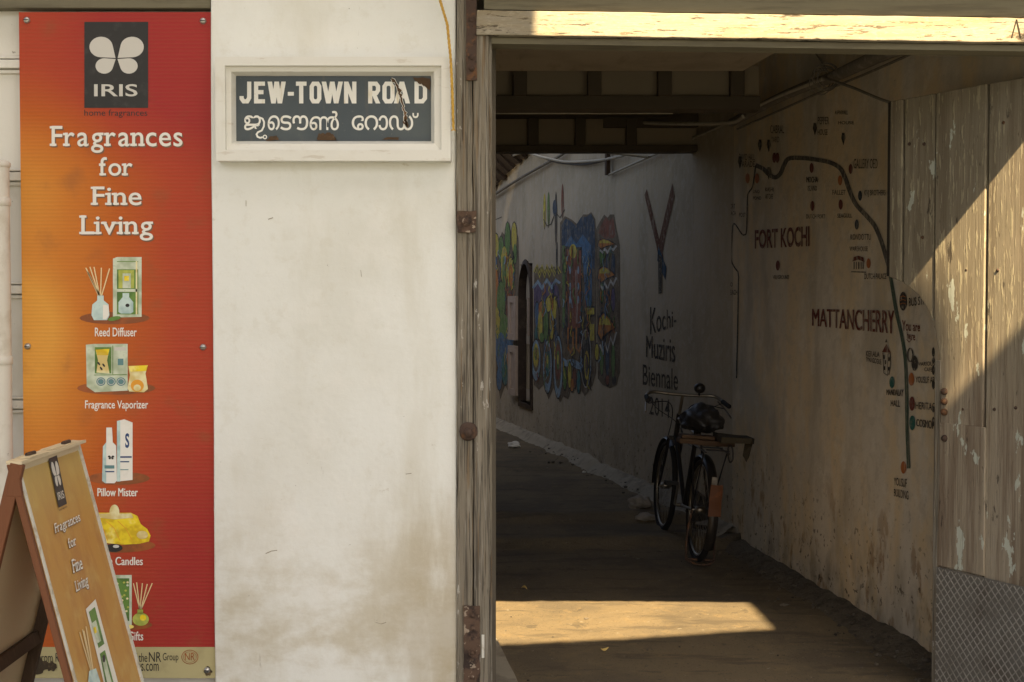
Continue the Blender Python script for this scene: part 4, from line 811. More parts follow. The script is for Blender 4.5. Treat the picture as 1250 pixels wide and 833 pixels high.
for i, (x, y, w_, h_, c) in enumerate(((690, 462, 3, 16, 'g'), (696, 458, 3, 18, 'y'), (702, 462, 3, 14, 'r'), (707, 466, 3, 16, 't'), (699, 470, 3, 10, 'o'))): P1.oval(x, y, w_, h_, K['k'], 4 + i * .1, 10); P1.oval(x, y, w_ - .8, h_ - 2, K[c], 4.6 + i * .1, 10)
P1.oval(716, 438, 6.5, 36, K['w'], 5, 18); P1.oval(716, 438, 5.7, 34.5, K['k'], 5.4, 18); P1.oval(717, 446, 3, 18, K['y'], 5.8, 14); P1.oval(717, 446, 2, 14, K['u'], 6.2, 12)
# fine loose brush strokes over the big shapes
rnd = random.Random(5)
for i in range(190):
    zone = rnd.choice(((600, 632, 300, 470), (654, 684, 345, 480), (686, 726, 300, 482), (686, 726, 300, 482), (730, 755, 290, 465)))
    x, y = rnd.uniform(zone[0] + 2, zone[1] - 3), rnd.uniform(zone[2], zone[3] - 22); h_ = rnd.uniform(6, 22); c = rnd.choice('kuyybglloorngt')
    P1.line([(x, y), (x + rnd.uniform(-2, 2), y + h_ * .35), (x + rnd.uniform(-2, 2), y + h_ * .7), (x + rnd.uniform(-2.5, 2.5), y + h_)], rnd.uniform(.5, 1.3), K[c], 7.2 + i * .02)
# beaks
P1.poly([(730, 284), (736, 272), (740, 265), (744, 270), (749, 265), (752, 290), (740, 292)], K['r'], 1)
for y, h_ in ((297, 12), (334, 20), (397, 34)):
    P1.poly([(729, y + h_ * .35), (731, y - h_ * .3), (737, y - h_ * .5), (744, y - h_ * .35), (753, y + h_ * .1), (742, y + h_ * .35), (734, y + h_ * .62)], K['k'], 2)
    P1.poly([(730.5, y + h_ * .3), (732, y - h_ * .24), (737, y - h_ * .42), (743, y - h_ * .28), (751, y + h_ * .1), (741, y + h_ * .28), (734.5, y + h_ * .52)], K['o'], 2.5)
    P1.poly([(732, y + h_ * .0), (733, y - h_ * .2), (737, y - h_ * .36), (743, y - h_ * .22), (747, y)], K['y'], 3)
    P1.line([(733, y + h_ * .7), (736, y + h_ * .95), (739, y + h_ * .6), (742, y + h_ * .95), (746, y + h_ * .45), (749, y + h_ * .7), (753, y + h_ * .25)], 2.2, K['w'], 2)
for x, y, h_, c in ((735, 318, 14, 'g'), (742, 322, 14, 'n'), (749, 324, 16, 'n'), (735, 358, 14, 'g'), (742, 362, 14, 'n'), (749, 366, 16, 'p'), (735, 440, 20, 'g'), (742, 440, 22, 'n'), (749, 440, 24, 'g'), (742, 464, 8, 'r'), (750, 464, 6, 'k'), (729, 430, 12, 'y')): P1.oval(x, y, 2.8, h_, K['k'], 1, 12); P1.oval(x, y, 2.2, h_ - 2, K[c], 1.5, 12)
# lamps strung above
for x, y0_, y1_, c in ((665, 236, 280, 'y'), (670, 234, 278, 'g'), (679, 234, 300, 'n'), (687, 224, 268, 'r')): P1.oval(x, (y0_ + y1_) / 2, 1.6, (y1_ - y0_) / 2, K['k' if c == 'n' else c], 1, 12); P1.line([(x, (y0_ + y1_) / 2), (x, y1_)], .8, K['u'], 1.5)
P1.oval(677.5, 254, 2.6, 10, K['n'], 1.4, 12)
P1.line([(664, 268), (668, 276), (673, 274), (678, 260)], .9, K['k'], 2); P1.line([(679, 260), (684, 266), (690, 256)], .9, K['k'], 2); P1.line([(598, 270), (606, 268), (613, 265)], .8, K['k'], 2)
P1.line([(680, 296), (680, 335)], 2, K['k'], 1.2)
P1.build('mural', aw)
# festival lettering and emblem
P1 = Paint(pf, [w_black, w_brown, w_blue2], .003)
P1.poly([(787, 238), (790, 231), (810, 312), (812, 338), (807, 330), (802, 302)], w_brown, 0); P1.poly([(821, 224), (824, 240), (812, 292), (806, 330), (803, 302)], w_brown, 1); P1.poly([(804, 300), (814, 326), (813, 342), (807, 330), (803, 318)], w_blue2, 2); P1.poly([(804, 310), (809, 314), (808.5, 358), (804.5, 359)], w_black, 3)
for t_, q4 in (('Kochi-', [(794, 409), (826, 398), (826, 380), (794, 375)]), ('Muziris', [(789, 436), (824, 443), (824, 413), (789, 410)]), ('Biennale', [(785, 470), (828, 477), (828, 451), (785, 445)]), ('2014', [(793, 506), (818, 511), (818, 488), (793, 484)])): P1.text(t_, q4, w_black, 0, .006)
P1.build('festival_lettering', aw)
# painted town map
MP = [w_red, w_black, w_grey, w_road2, w_or, w_dkred, w_teal, w_navy]
P1 = Paint(pn, MP, .003)
zA = lambda x, y: (860 + x / 4.1667, 140 + y / 4.1667); zB = lambda x, y: (960 + x / 2.775, 320 + y / 2.775)
def smooth(pts, n_=5):
    o_ = []
    for i in range(len(pts) - 1):
        p0, p1, p2, p3 = [V(pts[max(0, min(len(pts) - 1, i + k_))]) for k_ in (-1, 0, 1, 2)]
        for k_ in range(n_):
            t = k_ / n_; o_.append(tuple(.5 * ((2 * p1) + (p2 - p0) * t + (2 * p0 - 5 * p1 + 4 * p2 - p3) * t * t + (3 * p1 - p0 - 3 * p2 + p3) * t ** 3)))
    return o_ + [pts[-1]]
P1.line(smooth([zA(*c) for c in ((262, 258), (300, 276), (330, 305), (362, 320), (388, 300), (408, 255), (432, 224), (500, 222), (560, 228), (640, 244), (690, 272), (715, 315), (745, 400), (775, 460), (830, 520), (870, 570), (900, 640), (922, 710), (945, 790))]), 5.2, w_grey, 0)
P1.line(smooth([(1085, 327), (1089, 345), (1095, 381), (1102, 412), (1106, 440), (1107.5, 480), (1108, 522), (1109, 548), (1110, 572)]), 4.2, w_road2, 1)
P1.line(smooth([zA(*c) for c in ((262, 258), (256, 310), (245, 370), (225, 400), (220, 440), (216, 590), (205, 612), (190, 605), (152, 555), (142, 620), (137, 730), (150, 770), (172, 800))]) + [(902, 338), (901, 400), (899.5, 462)], 1.6, w_black, 0)
P1.text('FORT KOCHI', [(922, 304), (989, 301), (989, 276), (922, 281)], w_red, 2, .025)
P1.text('MATTANCHERRY', [(992, 398), (1092, 408), (1092, 379), (992, 377)], w_red, 2, .03)
P1.text('You are', [(1102, 404), (1124, 405), (1124, 394), (1102, 391)], w_red, 2, .012); P1.text('here', [(1108, 414), (1118, 416), (1118, 406), (1108, 405)], w_red, 2, .012)
for t_, b4 in (('PEPPER', (999, 143, 1013, 152)), ('HOUSE', (999, 158, 1011, 165)), ('ASPINWALL', (1020, 135, 1036, 140)), ('HOUSE', (1024, 148, 1043, 152)), ('CABRAL', (941, 153, 958, 163)), ('YARD', (942, 167, 952, 174)), ('DAVID HALL', (903, 188, 922, 196)), ('PARADE', (904, 197, 922, 204)), ('GALLERY OED', (1043, 194, 1072, 206)), ('KVJ BROTHERS', (1056, 232, 1082, 241)), ('KASHI', (935, 229, 945, 234)), ('ART CAFE', (935, 237, 944, 243)), ('MOCHA', (985, 216, 999, 223)), ('ISLAND', (987, 227, 998, 233)), ('FALLET', (1017, 232, 1033, 238)), ('DUTCH FORT', (985, 262, 1008, 267)), ('SEAGULL', (1023, 261, 1041, 266)), ('KONDOTTU', (1039, 286, 1064, 293)), ('WAREHOUSE', (1038, 301, 1060, 307)), ('DUTCH PALACE', (1056, 334, 1083, 341)), ('VELI GROUND', (944, 336, 964, 341)), ('FORT', (891, 249, 898, 255)), ('BEACH', (890, 258, 899, 263)), ('POST', (903, 260, 911, 265)), ('TO', (890, 345, 895, 350)), ('BEACH', (890, 354, 901, 360)), ('UNO', (920, 232, 928, 236)), ('POND', (920, 240, 930, 244))):
    P1.text(t_, b4, w_black, 2, .006)
for t_, q4 in (('BUS STAND', [zB(417, 151), zB(500, 140), zB(500, 110), zB(417, 122)]), ('KERALA', [zB(272, 320), zB(318, 322), zB(318, 305), zB(272, 300)]), ('SYNAGOGUE', [zB(272, 337), zB(324, 348), zB(324, 330), zB(272, 322)]), ('MANDALAY', [zB(341, 450), zB(398, 455), zB(398, 432), zB(341, 432)]), ('HALL', [zB(356, 488), zB(387, 491), zB(387, 468), zB(356, 468)]), ('VARIOUS', [zB(450, 352), zB(505, 352), zB(505, 336), zB(450, 340)]), ('CAFE', [zB(470, 370), zB(497, 372), zB(497, 358), zB(470, 357)]), ('YOUSUF AR', [zB(440, 408), zB(505, 412), zB(505, 388), zB(440, 388)]), ('HERITAGE', [zB(440, 498), zB(516, 505), zB(516, 478), zB(440, 474)]), ('COSMOPOL', [zB(442, 556), zB(522, 570), zB(522, 540), zB(442, 532)]), ('YOUSUF', [zB(367, 755), zB(410, 766), zB(410, 735), zB(367, 730)]), ('BUILDING', [zB(367, 793), zB(416, 806), zB(416, 776), zB(367, 768)])):
    P1.text(t_, q4, w_black, 2, .010)
for x, y, c in ((548, 272, w_dkred), (552, 465, w_dkred), (693, 335, w_or), (696, 458, w_dkred), (747, 277, w_dkred), (795, 413, w_navy), (778, 560, w_navy), (376, 768, w_dkred), (838, 757, w_or), (270, 325, w_or), (222, 325, w_or), (358, 220, w_dkred), (374, 220, w_dkred)): P1.oval(*zA(x, y), 2.5 if c != w_or else 2.6, 6.2, c, 2, 14)
for x, y in ((285, 155), (330, 155), (565, 70), (710, 120), (330, 295), (183, 240)):
    c = zA(x, y); P1.poly([(c[0] - 2.6, c[1]), (c[0], c[1] + 9), (c[0] + 2.6, c[1]), (c[0] + 1.6, c[1] - 6.5), (c[0] - 1.6, c[1] - 6.5)], w_black, 2)
    P1.oval(c[0], c[1] - 1.5, 1.1, 2.6, w_grey, 3, 10)
for x, y, rx, ry, c in ((398, 133, 13, 32, w_black), (360, 408, 8.5, 20, w_teal), (426, 397, 9.5, 22, w_or), (428, 480, 9.5, 24, w_dkred), (429, 545, 10, 25, w_teal), (399, 696, 9.5, 21, w_or), (437, 343, 11, 26, w_black)): P1.oval(*zB(x, y), rx / 2.775, ry / 2.775, c, 2, 20)
P1.ring(*zB(422, 315), 3.2, 8, 1.8, w_black, 2)
for dy in (-14, -2, 10): P1.line([zB(388, 133 + dy), zB(398, 129 + dy), zB(408, 133 + dy)], .9, w_or, 3)
P1.line([zB(410, 262), zB(418, 272), zB(428, 262)], .8, w_red, 2)
# little painted buildings
P1.poly([zB(326, 305), zB(341, 278), zB(357, 308)], w_red, 2); P1.poly([zB(337, 272), zB(341, 260), zB(345, 272)], w_black, 2)
P1.line([zB(329, 308), zB(332, 376), zB(345, 384), zB(346, 312)], .8, w_black, 2); P1.line([zB(346, 312), zB(355, 310), zB(355, 345), zB(350, 382)], .8, w_black, 2)
for x, y in ((333, 322), (338, 340), (350, 330), (335, 360), (349, 362)): P1.rect(*zB(x - 2, y - 7), *zB(x + 3, y + 6), w_black, 3)
P1.poly([zA(756, 748), zA(762, 725), zA(785, 718), zA(812, 726), zA(818, 752), zA(786, 738)], w_red, 2)
for x in (764, 776, 788, 800, 810): P1.rect(*zA(x - 2, 750), *zA(x + 3, 786), w_black, 2)
P1.line([zA(750, 800), zA(825, 802)], 1.1, w_black, 2)
P1.build('painted_map', aw)
# black dotted row by the gate edge
P1 = Paint(pn, [w_black], .003)
for y in (330 + 100, 440, 452, 470, 500, 515): P1.oval(1140, y, 1.8, 6 if y % 20 else 4, w_black, 0, 12)
P1.build('painted_dots', aw)

# ------------------------------------------------------------------ passage left wall, building above, ceiling
mb = MB()
for y0, y1, h_ in ((.17, 4.4, 4.6), (4.4, 5.4, 4.6), (5.4, 26, 2.9)):
    mb.hexa([(lx(y0) - .3, y0), (lx(y0), y0), (lx(y1), y1), (lx(y1) - .3, y1)], 0, h_)
tag(mb.build('passage_side_wall', m_darkwall, origin=(-1, 8, 0)), 'unseen wall facing the painted map, darkened to cut bounced light', 'wall')
up = empty('upper_storey', (.9, 2.6, 2.9)); tag(up, 'dark timber and plaster ceiling of the storey over the passage', 'ceiling')
mb = MB(); mb.hexa([(lx(.31) - .4, .31), (wx(.31) + .4, .31), (wx(5.3) + .4, 5.3), (lx(5.3) - .4, 5.3)], 3.42, 9.0); mb.build('house_body', m_white, up)
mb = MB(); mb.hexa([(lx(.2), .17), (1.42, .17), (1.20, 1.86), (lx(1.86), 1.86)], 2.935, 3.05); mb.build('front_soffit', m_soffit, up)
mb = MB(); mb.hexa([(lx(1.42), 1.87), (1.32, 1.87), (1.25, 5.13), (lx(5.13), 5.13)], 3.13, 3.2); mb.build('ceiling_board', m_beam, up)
for y0, z0, z1, z2, xe, pxs, d_ in ((2.75, 2.865, 2.945, 3.13, 1.46, (635, 725, 810, 898), 7.75), (5.05, 2.875, 2.925, 3.13, 1.415, (651, 708, 770), 10.05)):
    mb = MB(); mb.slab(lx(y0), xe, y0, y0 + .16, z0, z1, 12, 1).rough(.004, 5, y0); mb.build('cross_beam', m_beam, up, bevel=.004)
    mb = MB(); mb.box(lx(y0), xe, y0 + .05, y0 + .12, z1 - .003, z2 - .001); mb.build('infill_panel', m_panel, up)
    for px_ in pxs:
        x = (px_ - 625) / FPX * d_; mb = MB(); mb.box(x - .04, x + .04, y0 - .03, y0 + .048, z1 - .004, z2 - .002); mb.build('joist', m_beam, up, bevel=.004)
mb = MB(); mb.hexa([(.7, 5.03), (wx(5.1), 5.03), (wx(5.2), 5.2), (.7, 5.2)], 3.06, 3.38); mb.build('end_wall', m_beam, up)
mb = MB(); mb.tube([(lx(3.2) + .01, 3.2, 2.905), (1.0, 3.2, 2.905)], .006, 6); mb.build('ceiling_wire', m_cablelt, up)
# eave over the gateway (shades the fascia)
mb = MB(); mb.add([(-.3, -.56, 3.405), (4.2, -.56, 3.34), (4.2, .0, 3.62), (-.3, .0, 3.66), (-.3, -.56, 3.455), (4.2, -.56, 3.39), (4.2, .0, 3.67), (-.3, .0, 3.71)], [[3, 2, 1, 0], [4, 5, 6, 7], [0, 1, 5, 4], [1, 2, 6, 5], [2, 3, 7, 6], [3, 0, 4, 7]])
tag(mb.build('eave', m_olive), 'sloping timber eave projecting over the gateway', 'eave')

# ------------------------------------------------------------------ pipes and cables
def cable(name, pts, r, mat_, label, n_=8, group='cables strung along the passage'):
    mb = MB(); mb.tube(smooth3(pts), r, n_); o_ = mb.build(name, mat_); tag(o_, label, 'cable', group); return o_
def smooth3(pts, n_=8):
    o_ = []
    for i in range(len(pts) - 1):
        p0, p1, p2, p3 = [V(pts[max(0, min(len(pts) - 1, i + k_))]) for k_ in (-1, 0, 1, 2)]
        for k_ in range(n_):
            t = k_ / n_; o_.append(.5 * ((2 * p1) + (p2 - p0) * t + (2 * p0 - 5 * p1 + 4 * p2 - p3) * t * t + (3 * p1 - p0 - 3 * p2 + p3) * t ** 3))
    return o_ + [V(pts[-1])]
N_ = lambda x, y, off: pn.at(x, y, off)
F_ = lambda x, y, off: pf.at(x, y, off)
mb = MB(); pts = [N_(x, y, .07) for x, y in ((905, 150), (960, 122), (1000, 105), (1030, 95), (1090, 68), (1150, 45), (1230, 8))]
mb.tube(smooth3(pts), [.03 + .012 * min(1, max(0, (i - 20) / 20)) for i in range(len(smooth3(pts)))], 12); tag(mb.build('conduit_pipe', m_cable), 'thick dusty conduit pipe high on the map wall', 'pipe')
cable('electric_cable', [F_(748, 214, .04), F_(800, 191, .04), N_(893, 152, .05), N_(960, 124, .12), N_(1030, 97, .12)], .011, m_cablelt, 'pale cable running straight along the top of the map wall')
cable('electric_cable', [N_(1030, 96, .12), N_(1065, 107, .12), N_(1098, 122, .10), N_(1116, 130, .06)], .008, m_cable, 'thin cable dropping from the coil to the gate leaf')
cable('electric_cable', [F_(800, 192, .06), N_(806, 178, .9), N_(818, 156, .8), N_(835, 149, .75), N_(870, 152, .4), N_(905, 151, .12), N_(925, 143, .1)], .014, m_cablelt, 'sagging pale cable looping below the ceiling beams')
cable('electric_cable', [F_(598, 222, .05), F_(625, 198, .1), F_(650, 187, .12), F_(676, 193, .1), F_(700, 198, .06), F_(740, 196, .06), F_(770, 190, .06)], .014, m_cablelt, 'pale cable drooping along the far end of the alley')
cable('electric_cable', [F_(596, 246, .05), F_(640, 218, .05), F_(690, 190, .05), F_(700, 182, .05)], .016, m_cable, 'grey cable slanting up the far alley wall')
cable('electric_cable', [F_(655, 184, .08), F_(672, 194, .05), F_(690, 199, .05), F_(720, 201, .05), F_(752, 194, .05)], .012, m_cabledk, 'thin dark cable clipped beneath the last beam')
cable('electric_cable', [N_(905, 158, .03), N_(960, 134, .03), N_(1010, 112, .03), N_(1060, 92, .03), N_(1120, 66, .03), N_(1200, 32, .03)], .007, m_cable, 'thin cable clipped to the map wall just below the conduit pipe')
cable('electric_cable', [N_(985, 50, .02), N_(1000, 66, .02), N_(1016, 84, .04), N_(1029, 95, .1)], .005, m_cable, 'short thin wire climbing from the coil to the ceiling')
mb = MB(); c_ = N_(1031, 96, .12)
for i in range(7):
    ax = V((random.uniform(-.3, .3), 1, random.uniform(-.3, .3))).normalized(); u_ = ax.orthogonal().normalized(); v2 = ax.cross(u_); r_ = random.uniform(.05, .075); of = V((random.uniform(-.02, .02), random.uniform(-.05, .05), random.uniform(-.02, .02)))
    mb.tube([c_ + of + (u_ * math.cos(2 * math.pi * j / 22) + v2 * math.sin(2 * math.pi * j / 22)) * r_ for j in range(22)], .003, 6, closed=True)
tag(mb.build('cable_coil', m_cable), 'small coil of dark wire tied to the conduit pipe', 'cable coil')
mb = MB(); a, c = F_(748, 182, .05), F_(748, 214, .05); mb.bar(a + V((0, 0, .2)), c, FU, (.025, .02)); tag(mb.build('cable_bracket', m_dkwood), 'short dark batten fixed upright at the wall corner', 'bracket')
# broken tiled eave at the far left above the alley
mb = MB()
for i in range(9):
    a = F_(598 + 6 * i, 212 - 4.5 * i, .12); d_ = F_(598 + 6 * i, 236 - 6.2 * i, .02)
    mb.bar(a + V((0, 0, .25)) + FW * .35, d_, FU, (.17, .03))
mb.rough(.03, 5); tag(mb.build('tile_eave', m_dkwood), 'dark ragged tile eave at the far end of the alley', 'eave')

# ------------------------------------------------------------------ bicycle
BX, BY = 1.215, 3.60
bz = .02
bike = empty('bicycle', (BX, BY, bz)); bike.rotation_mode = 'ZYX'
bike.matrix_world = Matrix.Translation((BX, BY, bz)) @ Matrix.Rotation(math.radians(5.0), 4, 'Z') @ Matrix.Rotation(math.radians(4.5), 4, 'Y')
tag(bike, 'old black roadster bicycle propped beside the map wall', 'bicycle')
def part(mb, name, mat_, parent=bike, bevel=0): return mb.build(name, mat_, parent, local=True, bevel=bevel)
R = .34
def circ(cy, cz, r, n_=40, x=0, a0=0, a1=2 * math.pi): return [(x, cy + r * math.cos(a0 + (a1 - a0) * i / n_), cz + r * math.sin(a0 + (a1 - a0) * i / n_)) for i in range(n_ if a1 - a0 > 6.28 else n_ + 1)]
WB = 1.13
for cy in (0, WB):
    mb = MB(); mb.tube(circ(cy, R, R - .02), .021, 10, closed=True); wh = part(mb, 'wheel', m_rubber)
    mb = MB(); mb.tube(circ(cy, R, R - .045), .011, 8, closed=True); part(mb, 'rim', m_chrome, wh)
    mb = MB()
    for i in range(32):
        t = 2 * math.pi * i / 32; t2 = t + (.35 if i % 4 < 2 else -.35); x = .025 if i % 2 else -.025
        mb.tube([(x, cy + .022 * math.cos(t2), R + .022 * math.sin(t2)), (0, cy + (R - .05) * math.cos(t), R + (R - .05) * math.sin(t))], .0013, 4)
    part(mb, 'spokes', m_chrome, wh)
    mb = MB(); mb.tube([(-.055, cy, R), (-.03, cy, R), (-.029, cy, R), (.029, cy, R), (.03, cy, R), (.055, cy, R)], [.009, .009, .024, .024, .009, .009], 12); part(mb, 'hub', m_chrome, wh)
def guard(cy, a0, a1):
    mb = MB(); n_ = 30; vs = []
    for i in range(n_ + 1):
        a = a0 + (a1 - a0) * i / n_
        for k_ in range(7):
            b_ = -1.2 + 2.4 * k_ / 6; rr = R + .012 + .03 * math.cos(b_) - .01
            vs.append((.036 * math.sin(b_), cy + rr * math.cos(a), R + rr * math.sin(a)))
    mb.add(vs, [[i * 7 + k_, i * 7 + k_ + 1, (i + 1) * 7 + k_ + 1, (i + 1) * 7 + k_] for i in range(n_) for k_ in range(6)], 0, True); return mb
mg = part(guard(0, math.radians(25), math.radians(215)), 'mudguard', m_black); part(guard(WB, math.radians(-5), math.radians(120)), 'mudguard', m_black)
mb = MB(); mb.box(-.018, .018, -R - .052, -R - .04, R + .2, R + .26); mb.v = [V((p_.x, p_.y + .075, p_.z - .0)) for p_ in mb.v]; part(mb, 'reflector', m_cable, mg)
mb = MB(); mb.slab(-.04, .04, -R - .04, -R - .034, .36, .56, 5, 8).rough(.006, 12); part(mb, 'mud_flap', m_orange, mg)
BB = V((0, .46, .30)); ST = V((0, .27, .84)); HT = V((0, .86, .90)); HB = V((0, .915, .72)); RA = V((0, 0, R)); FA = V((0, WB, R))
mb = MB()
for a, c, r in ((BB, ST, .016), (ST - V((0, .0, .03)), HT - V((0, -.005, .03)), .014), (HB + V((0, 0, .03)), BB, .016), (HT, HB, .019)): mb.tube([a, c], r, 12)
for x in (-.055, .055):
    X_ = V((x, 0, 0)); mb.tube([BB + X_ * .4, RA + X_], .010, 8); mb.tube([ST + X_ * .3, RA + X_], .008, 8)
    mb.tube([HB + V((x * .9, .01, .0)), HB + V((x * .9, .03, -.08)), FA + X_ * .95 + V((0, -.06, .06)), FA + X_ * .95], [.012, .012, .009, .008], 8)
mb.bar(HB + V((-.05, .01, 0)), HB + V((.05, .01, 0)), (0, 0, 1), (.015, .018))
part(mb, 'frame', m_black)
mb = MB(); hz = 1.045; HC = V((0, .80, hz))
mb.tube([HT, HC], .012, 10)
mb.tube(smooth3([(-.29, .60, hz - .045), (-.275, .74, hz - .02), (-.22, .80, hz + .005), (-.08, .805, hz + .0), (.08, .805, hz + .0), (.22, .80, hz + .005), (.275, .74, hz - .02), (.29, .60, hz - .045)]), .012, 10); hb = part(mb, 'handlebar', m_chrome)
mb = MB()
for s_ in (-1, 1): mb.tube(smooth3([(s_ * .27, .66, hz - .07), (s_ * .1, .80, hz - .06), (s_ * .045, .88, .88), (s_ * .05, 1.0, .66)]), .0035, 6); mb.tube(smooth3([(s_ * .26, .70, hz - .04), (s_ * .16, .86, hz - .12), (s_ * .02, .84, .84), (.018, .6, .72), (.018, .3, .72)]), .003, 5)
part(mb, 'brake_cable', m_black)
for s_ in (-1, 1):
    mb = MB(); mb.tube([(s_ * .291, .59, hz - .047), (s_ * .278, .72, hz - .026)], .017, 12); part(mb, 'grip', m_rubber, hb)
    mb = MB(); mb.tube(smooth3([(s_ * .25, .76, hz - .03), (s_ * .285, .68, hz - .075), (s_ * .305, .57, hz - .125)]), .006, 8); part(mb, 'brake_lever', m_chrome, hb)
mb = MB(); mb.ell((.12, .80, hz + .055), (.042, .035, .038)); mb.tube([(.12, .80, hz), (.12, .80, hz + .03)], .008, 8); part(mb, 'bell', m_black, hb)
mb = MB(); mb.tube([ST, ST + V((0, -.015, .05))], .012, 10)
def sad(p_):
    w_ = 1.0 if p_.y < 0 else max(.25, 1 - p_.y * 1.0); q_ = V((p_.x * w_, p_.y, p_.z if p_.z > 0 else p_.z * .45))
    return q_ * (1 + .22 * noise.noise(q_ * 2.2)) + noise.noise_vector(q_ * 5) * .07 + V((0, 0, .05 * abs(math.sin(q_.x * 9 + q_.y * 4))))
mb.ell((0, .18, ST.z + .055), (.15, .2, .125), fn=sad, nu=40, nv=26); part(mb, 'saddle', m_cover)
mb = MB()
for x in (-.075, .075):
    mb.tube([(x, .2, .775), (x, -.33, .755)], .006, 6); mb.tube([(x, -.28, .757), (x * .8, -.01, R)], .005, 6)
for y in (.18, .0, -.16, -.33): mb.tube([(-.075, y, .772), (.075, y, .772)], .005, 6)
part(mb, 'carrier', m_black)
mb = MB()
for x in (-.085, .085): mb.tube(smooth3([(x * .7, -.02, R), (x * 1.05, -.06, R - .16), (x * 1.1, -.10, .03)]), .008, 8)
mb.tube([(-.094, -.10, .03), (.094, -.10, .03)], .008, 8); mb.tube(smooth3([(-.094, -.10, .03), (-.05, -.15, .012), (0, -.16, .008), (.05, -.15, .012), (.094, -.10, .03)]), .008, 8); part(mb, 'stand', m_rust)
mb = MB(); n_ = 16
pr = [(0.045, .0 + .06 * math.cos(a), R + .06 * math.sin(a)) for a in [math.pi / 2 + math.pi * i / n_ for i in range(n_ + 1)]] + [(.045, .46 + .115 * math.cos(a), .30 + .115 * math.sin(a)) for a in [-math.pi / 2 + math.pi * i / n_ for i in range(n_ + 1)]]
mb.prism(pr, (.03, 0, 0)); part(mb, 'chain_guard', m_black, bevel=.004)
mb = MB(); mb.tube([(-.06, .46, .30), (.09, .46, .30)], .014, 10)
mb.bar((.09, .46, .30), (.09, .52, .145), (1, 0, 0), (.006, .011)); mb.bar((-.07, .46, .30), (-.07, .40, .455), (1, 0, 0), (.006, .011)); cr_ = part(mb, 'crank', m_chrome)
for x, y, z in ((.14, .52, .145), (-.12, .40, .455)):
    mb = MB(); mb.box(x - .045, x + .045, y - .03, y - .012, z - .012, z + .012); mb.box(x - .045, x + .045, y + .012, y + .03, z - .012, z + .012); mb.tube([(x - .05, y, z), (x + .05, y, z)], .008, 8); part(mb, 'pedal', m_rubber, cr_)
# load on the carrier and things hung from it
Bm = bike.matrix_world.copy()
def on_bike(mb): mb.v = [Bm @ p_ for p_ in mb.v]; return mb
mb = MB(); mb.slab(-.21, .15, -.17, -.05, .785, .818, 8, 1).rough(.006, 9); mb.slab(-.2, .02, -.16, -.04, .8195, .842, 6, 1); on_bike(mb)
tag(mb.build('carrier_plank', m_plank, bevel=.004), 'short brown plank tied across the bicycle carrier', 'plank')
mb = MB(); pr = [(.03, -.30), (.22, -.30), (.26, -.24), (.26, -.06), (.2, -.04), (.03, -.05)]
mb.prism([(x, y, .824) for x, y in pr], (0, 0, .035)); mb.prism([(.195, -.24, .826), (.26, -.20, .826), (.245, -.2, .73), (.22, -.22, .70), (.195, -.23, .74)], (.004, .02, 0)); mb.rough(.012, 9); on_bike(mb)
tag(mb.build('folded_sack', m_olivecloth), 'folded olive sack sticking out sideways over the bicycle carrier', 'sack')
mb = MB(); on_bike(mb.tube(smooth3([(.10, -.2, .80), (.105, -.2, .73), (.12, -.2, .69), (.135, -.2, .71), (.13, -.2, .77), (.115, -.2, .80)]), .006, 6)); tag(mb.build('strap_loop', m_cabledk), 'black strap loop hanging below the bicycle carrier', 'strap')

# ------------------------------------------------------------------ litter
def rock(name, px, py, y, r, mat_, label, cat, seed, flat=.6, group=None):
    d = ray(px, py); t = (y + 5) / d.y; p_ = CAM + d * t
    mb = MB(); mb.ell((0, 0, 0), (r, r * .8, r * flat), nu=14, nv=9, fn=lambda q_: q_ * (1 + .5 * noise.noise(q_ * 1.6 + V((seed, 0, 0)))))
    mb.sm = [False] * len(mb.sm); zmin = min(v_.z for v_ in mb.v)
    fl = .006 + (.045 if p_.y > 4.2 else 0) + (.05 if p_.y > 4.95 else 0) + (.03 if p_.y > 7.7 else 0)
    mb.v = [v_ + V((p_.x, p_.y, fl - zmin - .004)) for v_ in mb.v]
    return tag(mb.build(name, mat_), label, cat, group)
gS = 'broken masonry lumps by the wall'
rock('masonry_lump', 779, 634, 5.25, .09, m_stone, 'largest pale masonry lump lying by the wall beyond the bicycle', 'rubble', 1, .55, gS)
rock('masonry_lump', 788, 641, 4.95, .075, m_stone, 'flat pale masonry lump nearest the bicycle front wheel', 'rubble', 4, .4, gS)
rock('masonry_lump', 784, 624, 5.35, .07, m_stone, 'small pale masonry lump leaning on the wall behind the others', 'rubble', 9, .7, gS)
rock('paper_scrap', 627, 569, 9.2, .075, m_paper, 'crumpled white paper far down the alley floor', 'litter', 3, .45)
rock('paper_scrap', 713, 588, 7.4, .018, m_paper, 'tiny white paper bit near the far wall kerb', 'litter', 6, .6)
def dry_leaf(px, py, y, r, label, seed):
    d = ray(px, py); t = (y + 5) / d.y; p_ = CAM + d * t; mb = MB(); n_ = 12
    top = [(r * math.cos(2 * math.pi * i / n_) * 1.4, r * .6 * math.sin(2 * math.pi * i / n_), .010 + r * .35 * math.cos(4 * math.pi * i / n_ + seed)) for i in range(n_)]
    top = [V((a * math.cos(seed) - b * math.sin(seed), a * math.sin(seed) + b * math.cos(seed), c)) + V((p_.x, p_.y, .015)) for a, b, c in top]
    mb.prism(top, (0, 0, -.003)); tag(mb.build('dry_leaf', m_leafm), label, 'leaf')
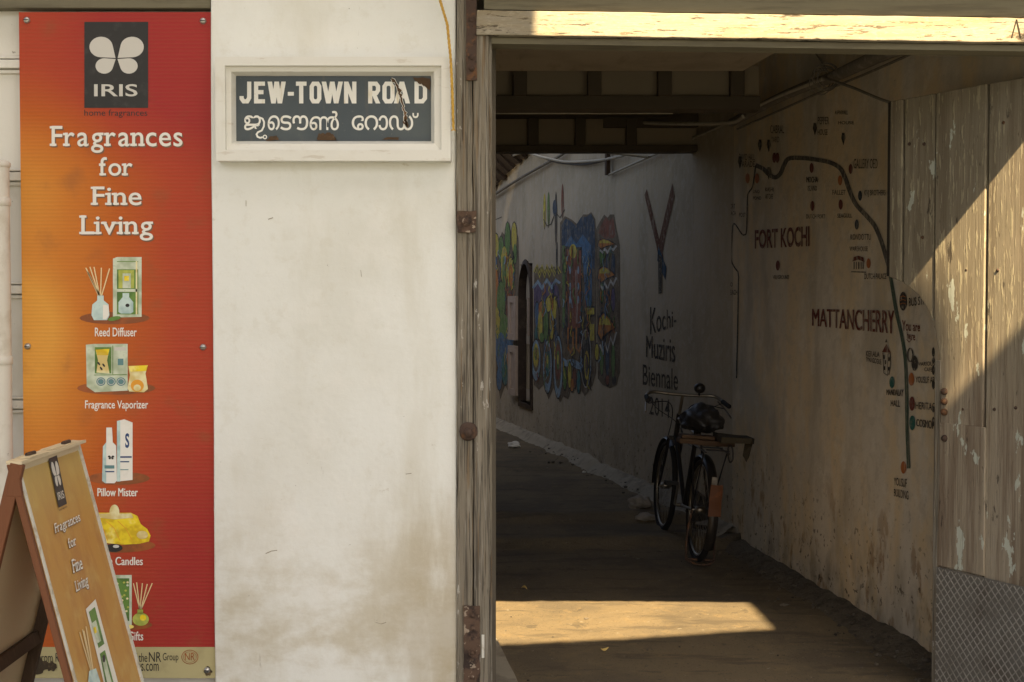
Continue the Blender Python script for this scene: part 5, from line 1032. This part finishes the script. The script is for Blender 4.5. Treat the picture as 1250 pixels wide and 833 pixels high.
dry_leaf(738, 801, 1.42, .017, 'small yellow leaf on the shaded floor just inside the gateway', .6)
dry_leaf(640, 723, 2.80, .02, 'curled dry leaf on the dark floor beyond the sunlit patch', 2.1)

mb = MB(); rp_ = random.Random(11)
for i in range(420):
    y = .3 + 9 * rp_.random() ** 1.6; r = rp_.choice((.003, .004, .004, .005, .006, .008, .012)) * (1 if rp_.random() < .8 else 1.5)
    x = wx(y) - (.05 + abs(rp_.gauss(0, .16))) if i < 360 else rp_.uniform(lx(y) + .2, wx(y) - .2)
    z = .006 + (.045 if y > 4.2 else 0) + (.05 if y > 4.95 else 0) + (.03 if y > 7.7 else 0) + max(0, .05 * (1 - (wx(y) - x) / .2))
    sd = rp_.random() * 50; ax = rp_.uniform(.7, 1.4)
    mb.ell((x, y, z + r * .25), (r * ax, r / ax, r * .6), nu=7, nv=5, fn=lambda q_: q_ * (1 + .6 * noise.noise(q_ * 1.5 + V((sd, 0, 0)))))
mb.sm = [False] * len(mb.sm); o = mb.build('pebbles', m_grit); o['kind'] = 'stuff'; tag(o, 'small stones and grit scattered on the passage floor', 'pebbles')
# ------------------------------------------------------------------ added unseen sun blocker over the street, shades the house front
tz = 6.0; edge = []
for u, z in [(UL, 1.20)] + out[2:9] + [(UF, out[9][1]), (UF, 2.05)]:
    p_ = gpt(u, z) + SUN * ((tz - z) / SUN.z); edge.append((p_.x + .022, p_.y))
edge = [e_ for e_ in edge if -3.79 < e_[1] < -2.8 and e_[0] > 2.605]  # blocker flap follows the gate leaf's sun edge to trim the floor patch
pl = [(-4.5, -8.2), (5.2, -8.2), (5.2, -3.80), (max(edge[0][0], 2.62) + .01, -3.805), *edge, (2.585, edge[-1][1] + .03), (2.588, -3.3), (2.605, -3.74), (1.13, -4.07), (.95, -4.11), (.74, -3.0), (.70, -2.15), (-4.5, -2.15)]
mb = MB(); mb.prism([(x, y, tz) for x, y in pl], (0, 0, .006))
tag(mb.build('sun_blocker', m_blocker), 'added unseen brown sheet blocking the sun high over the street', 'awning')
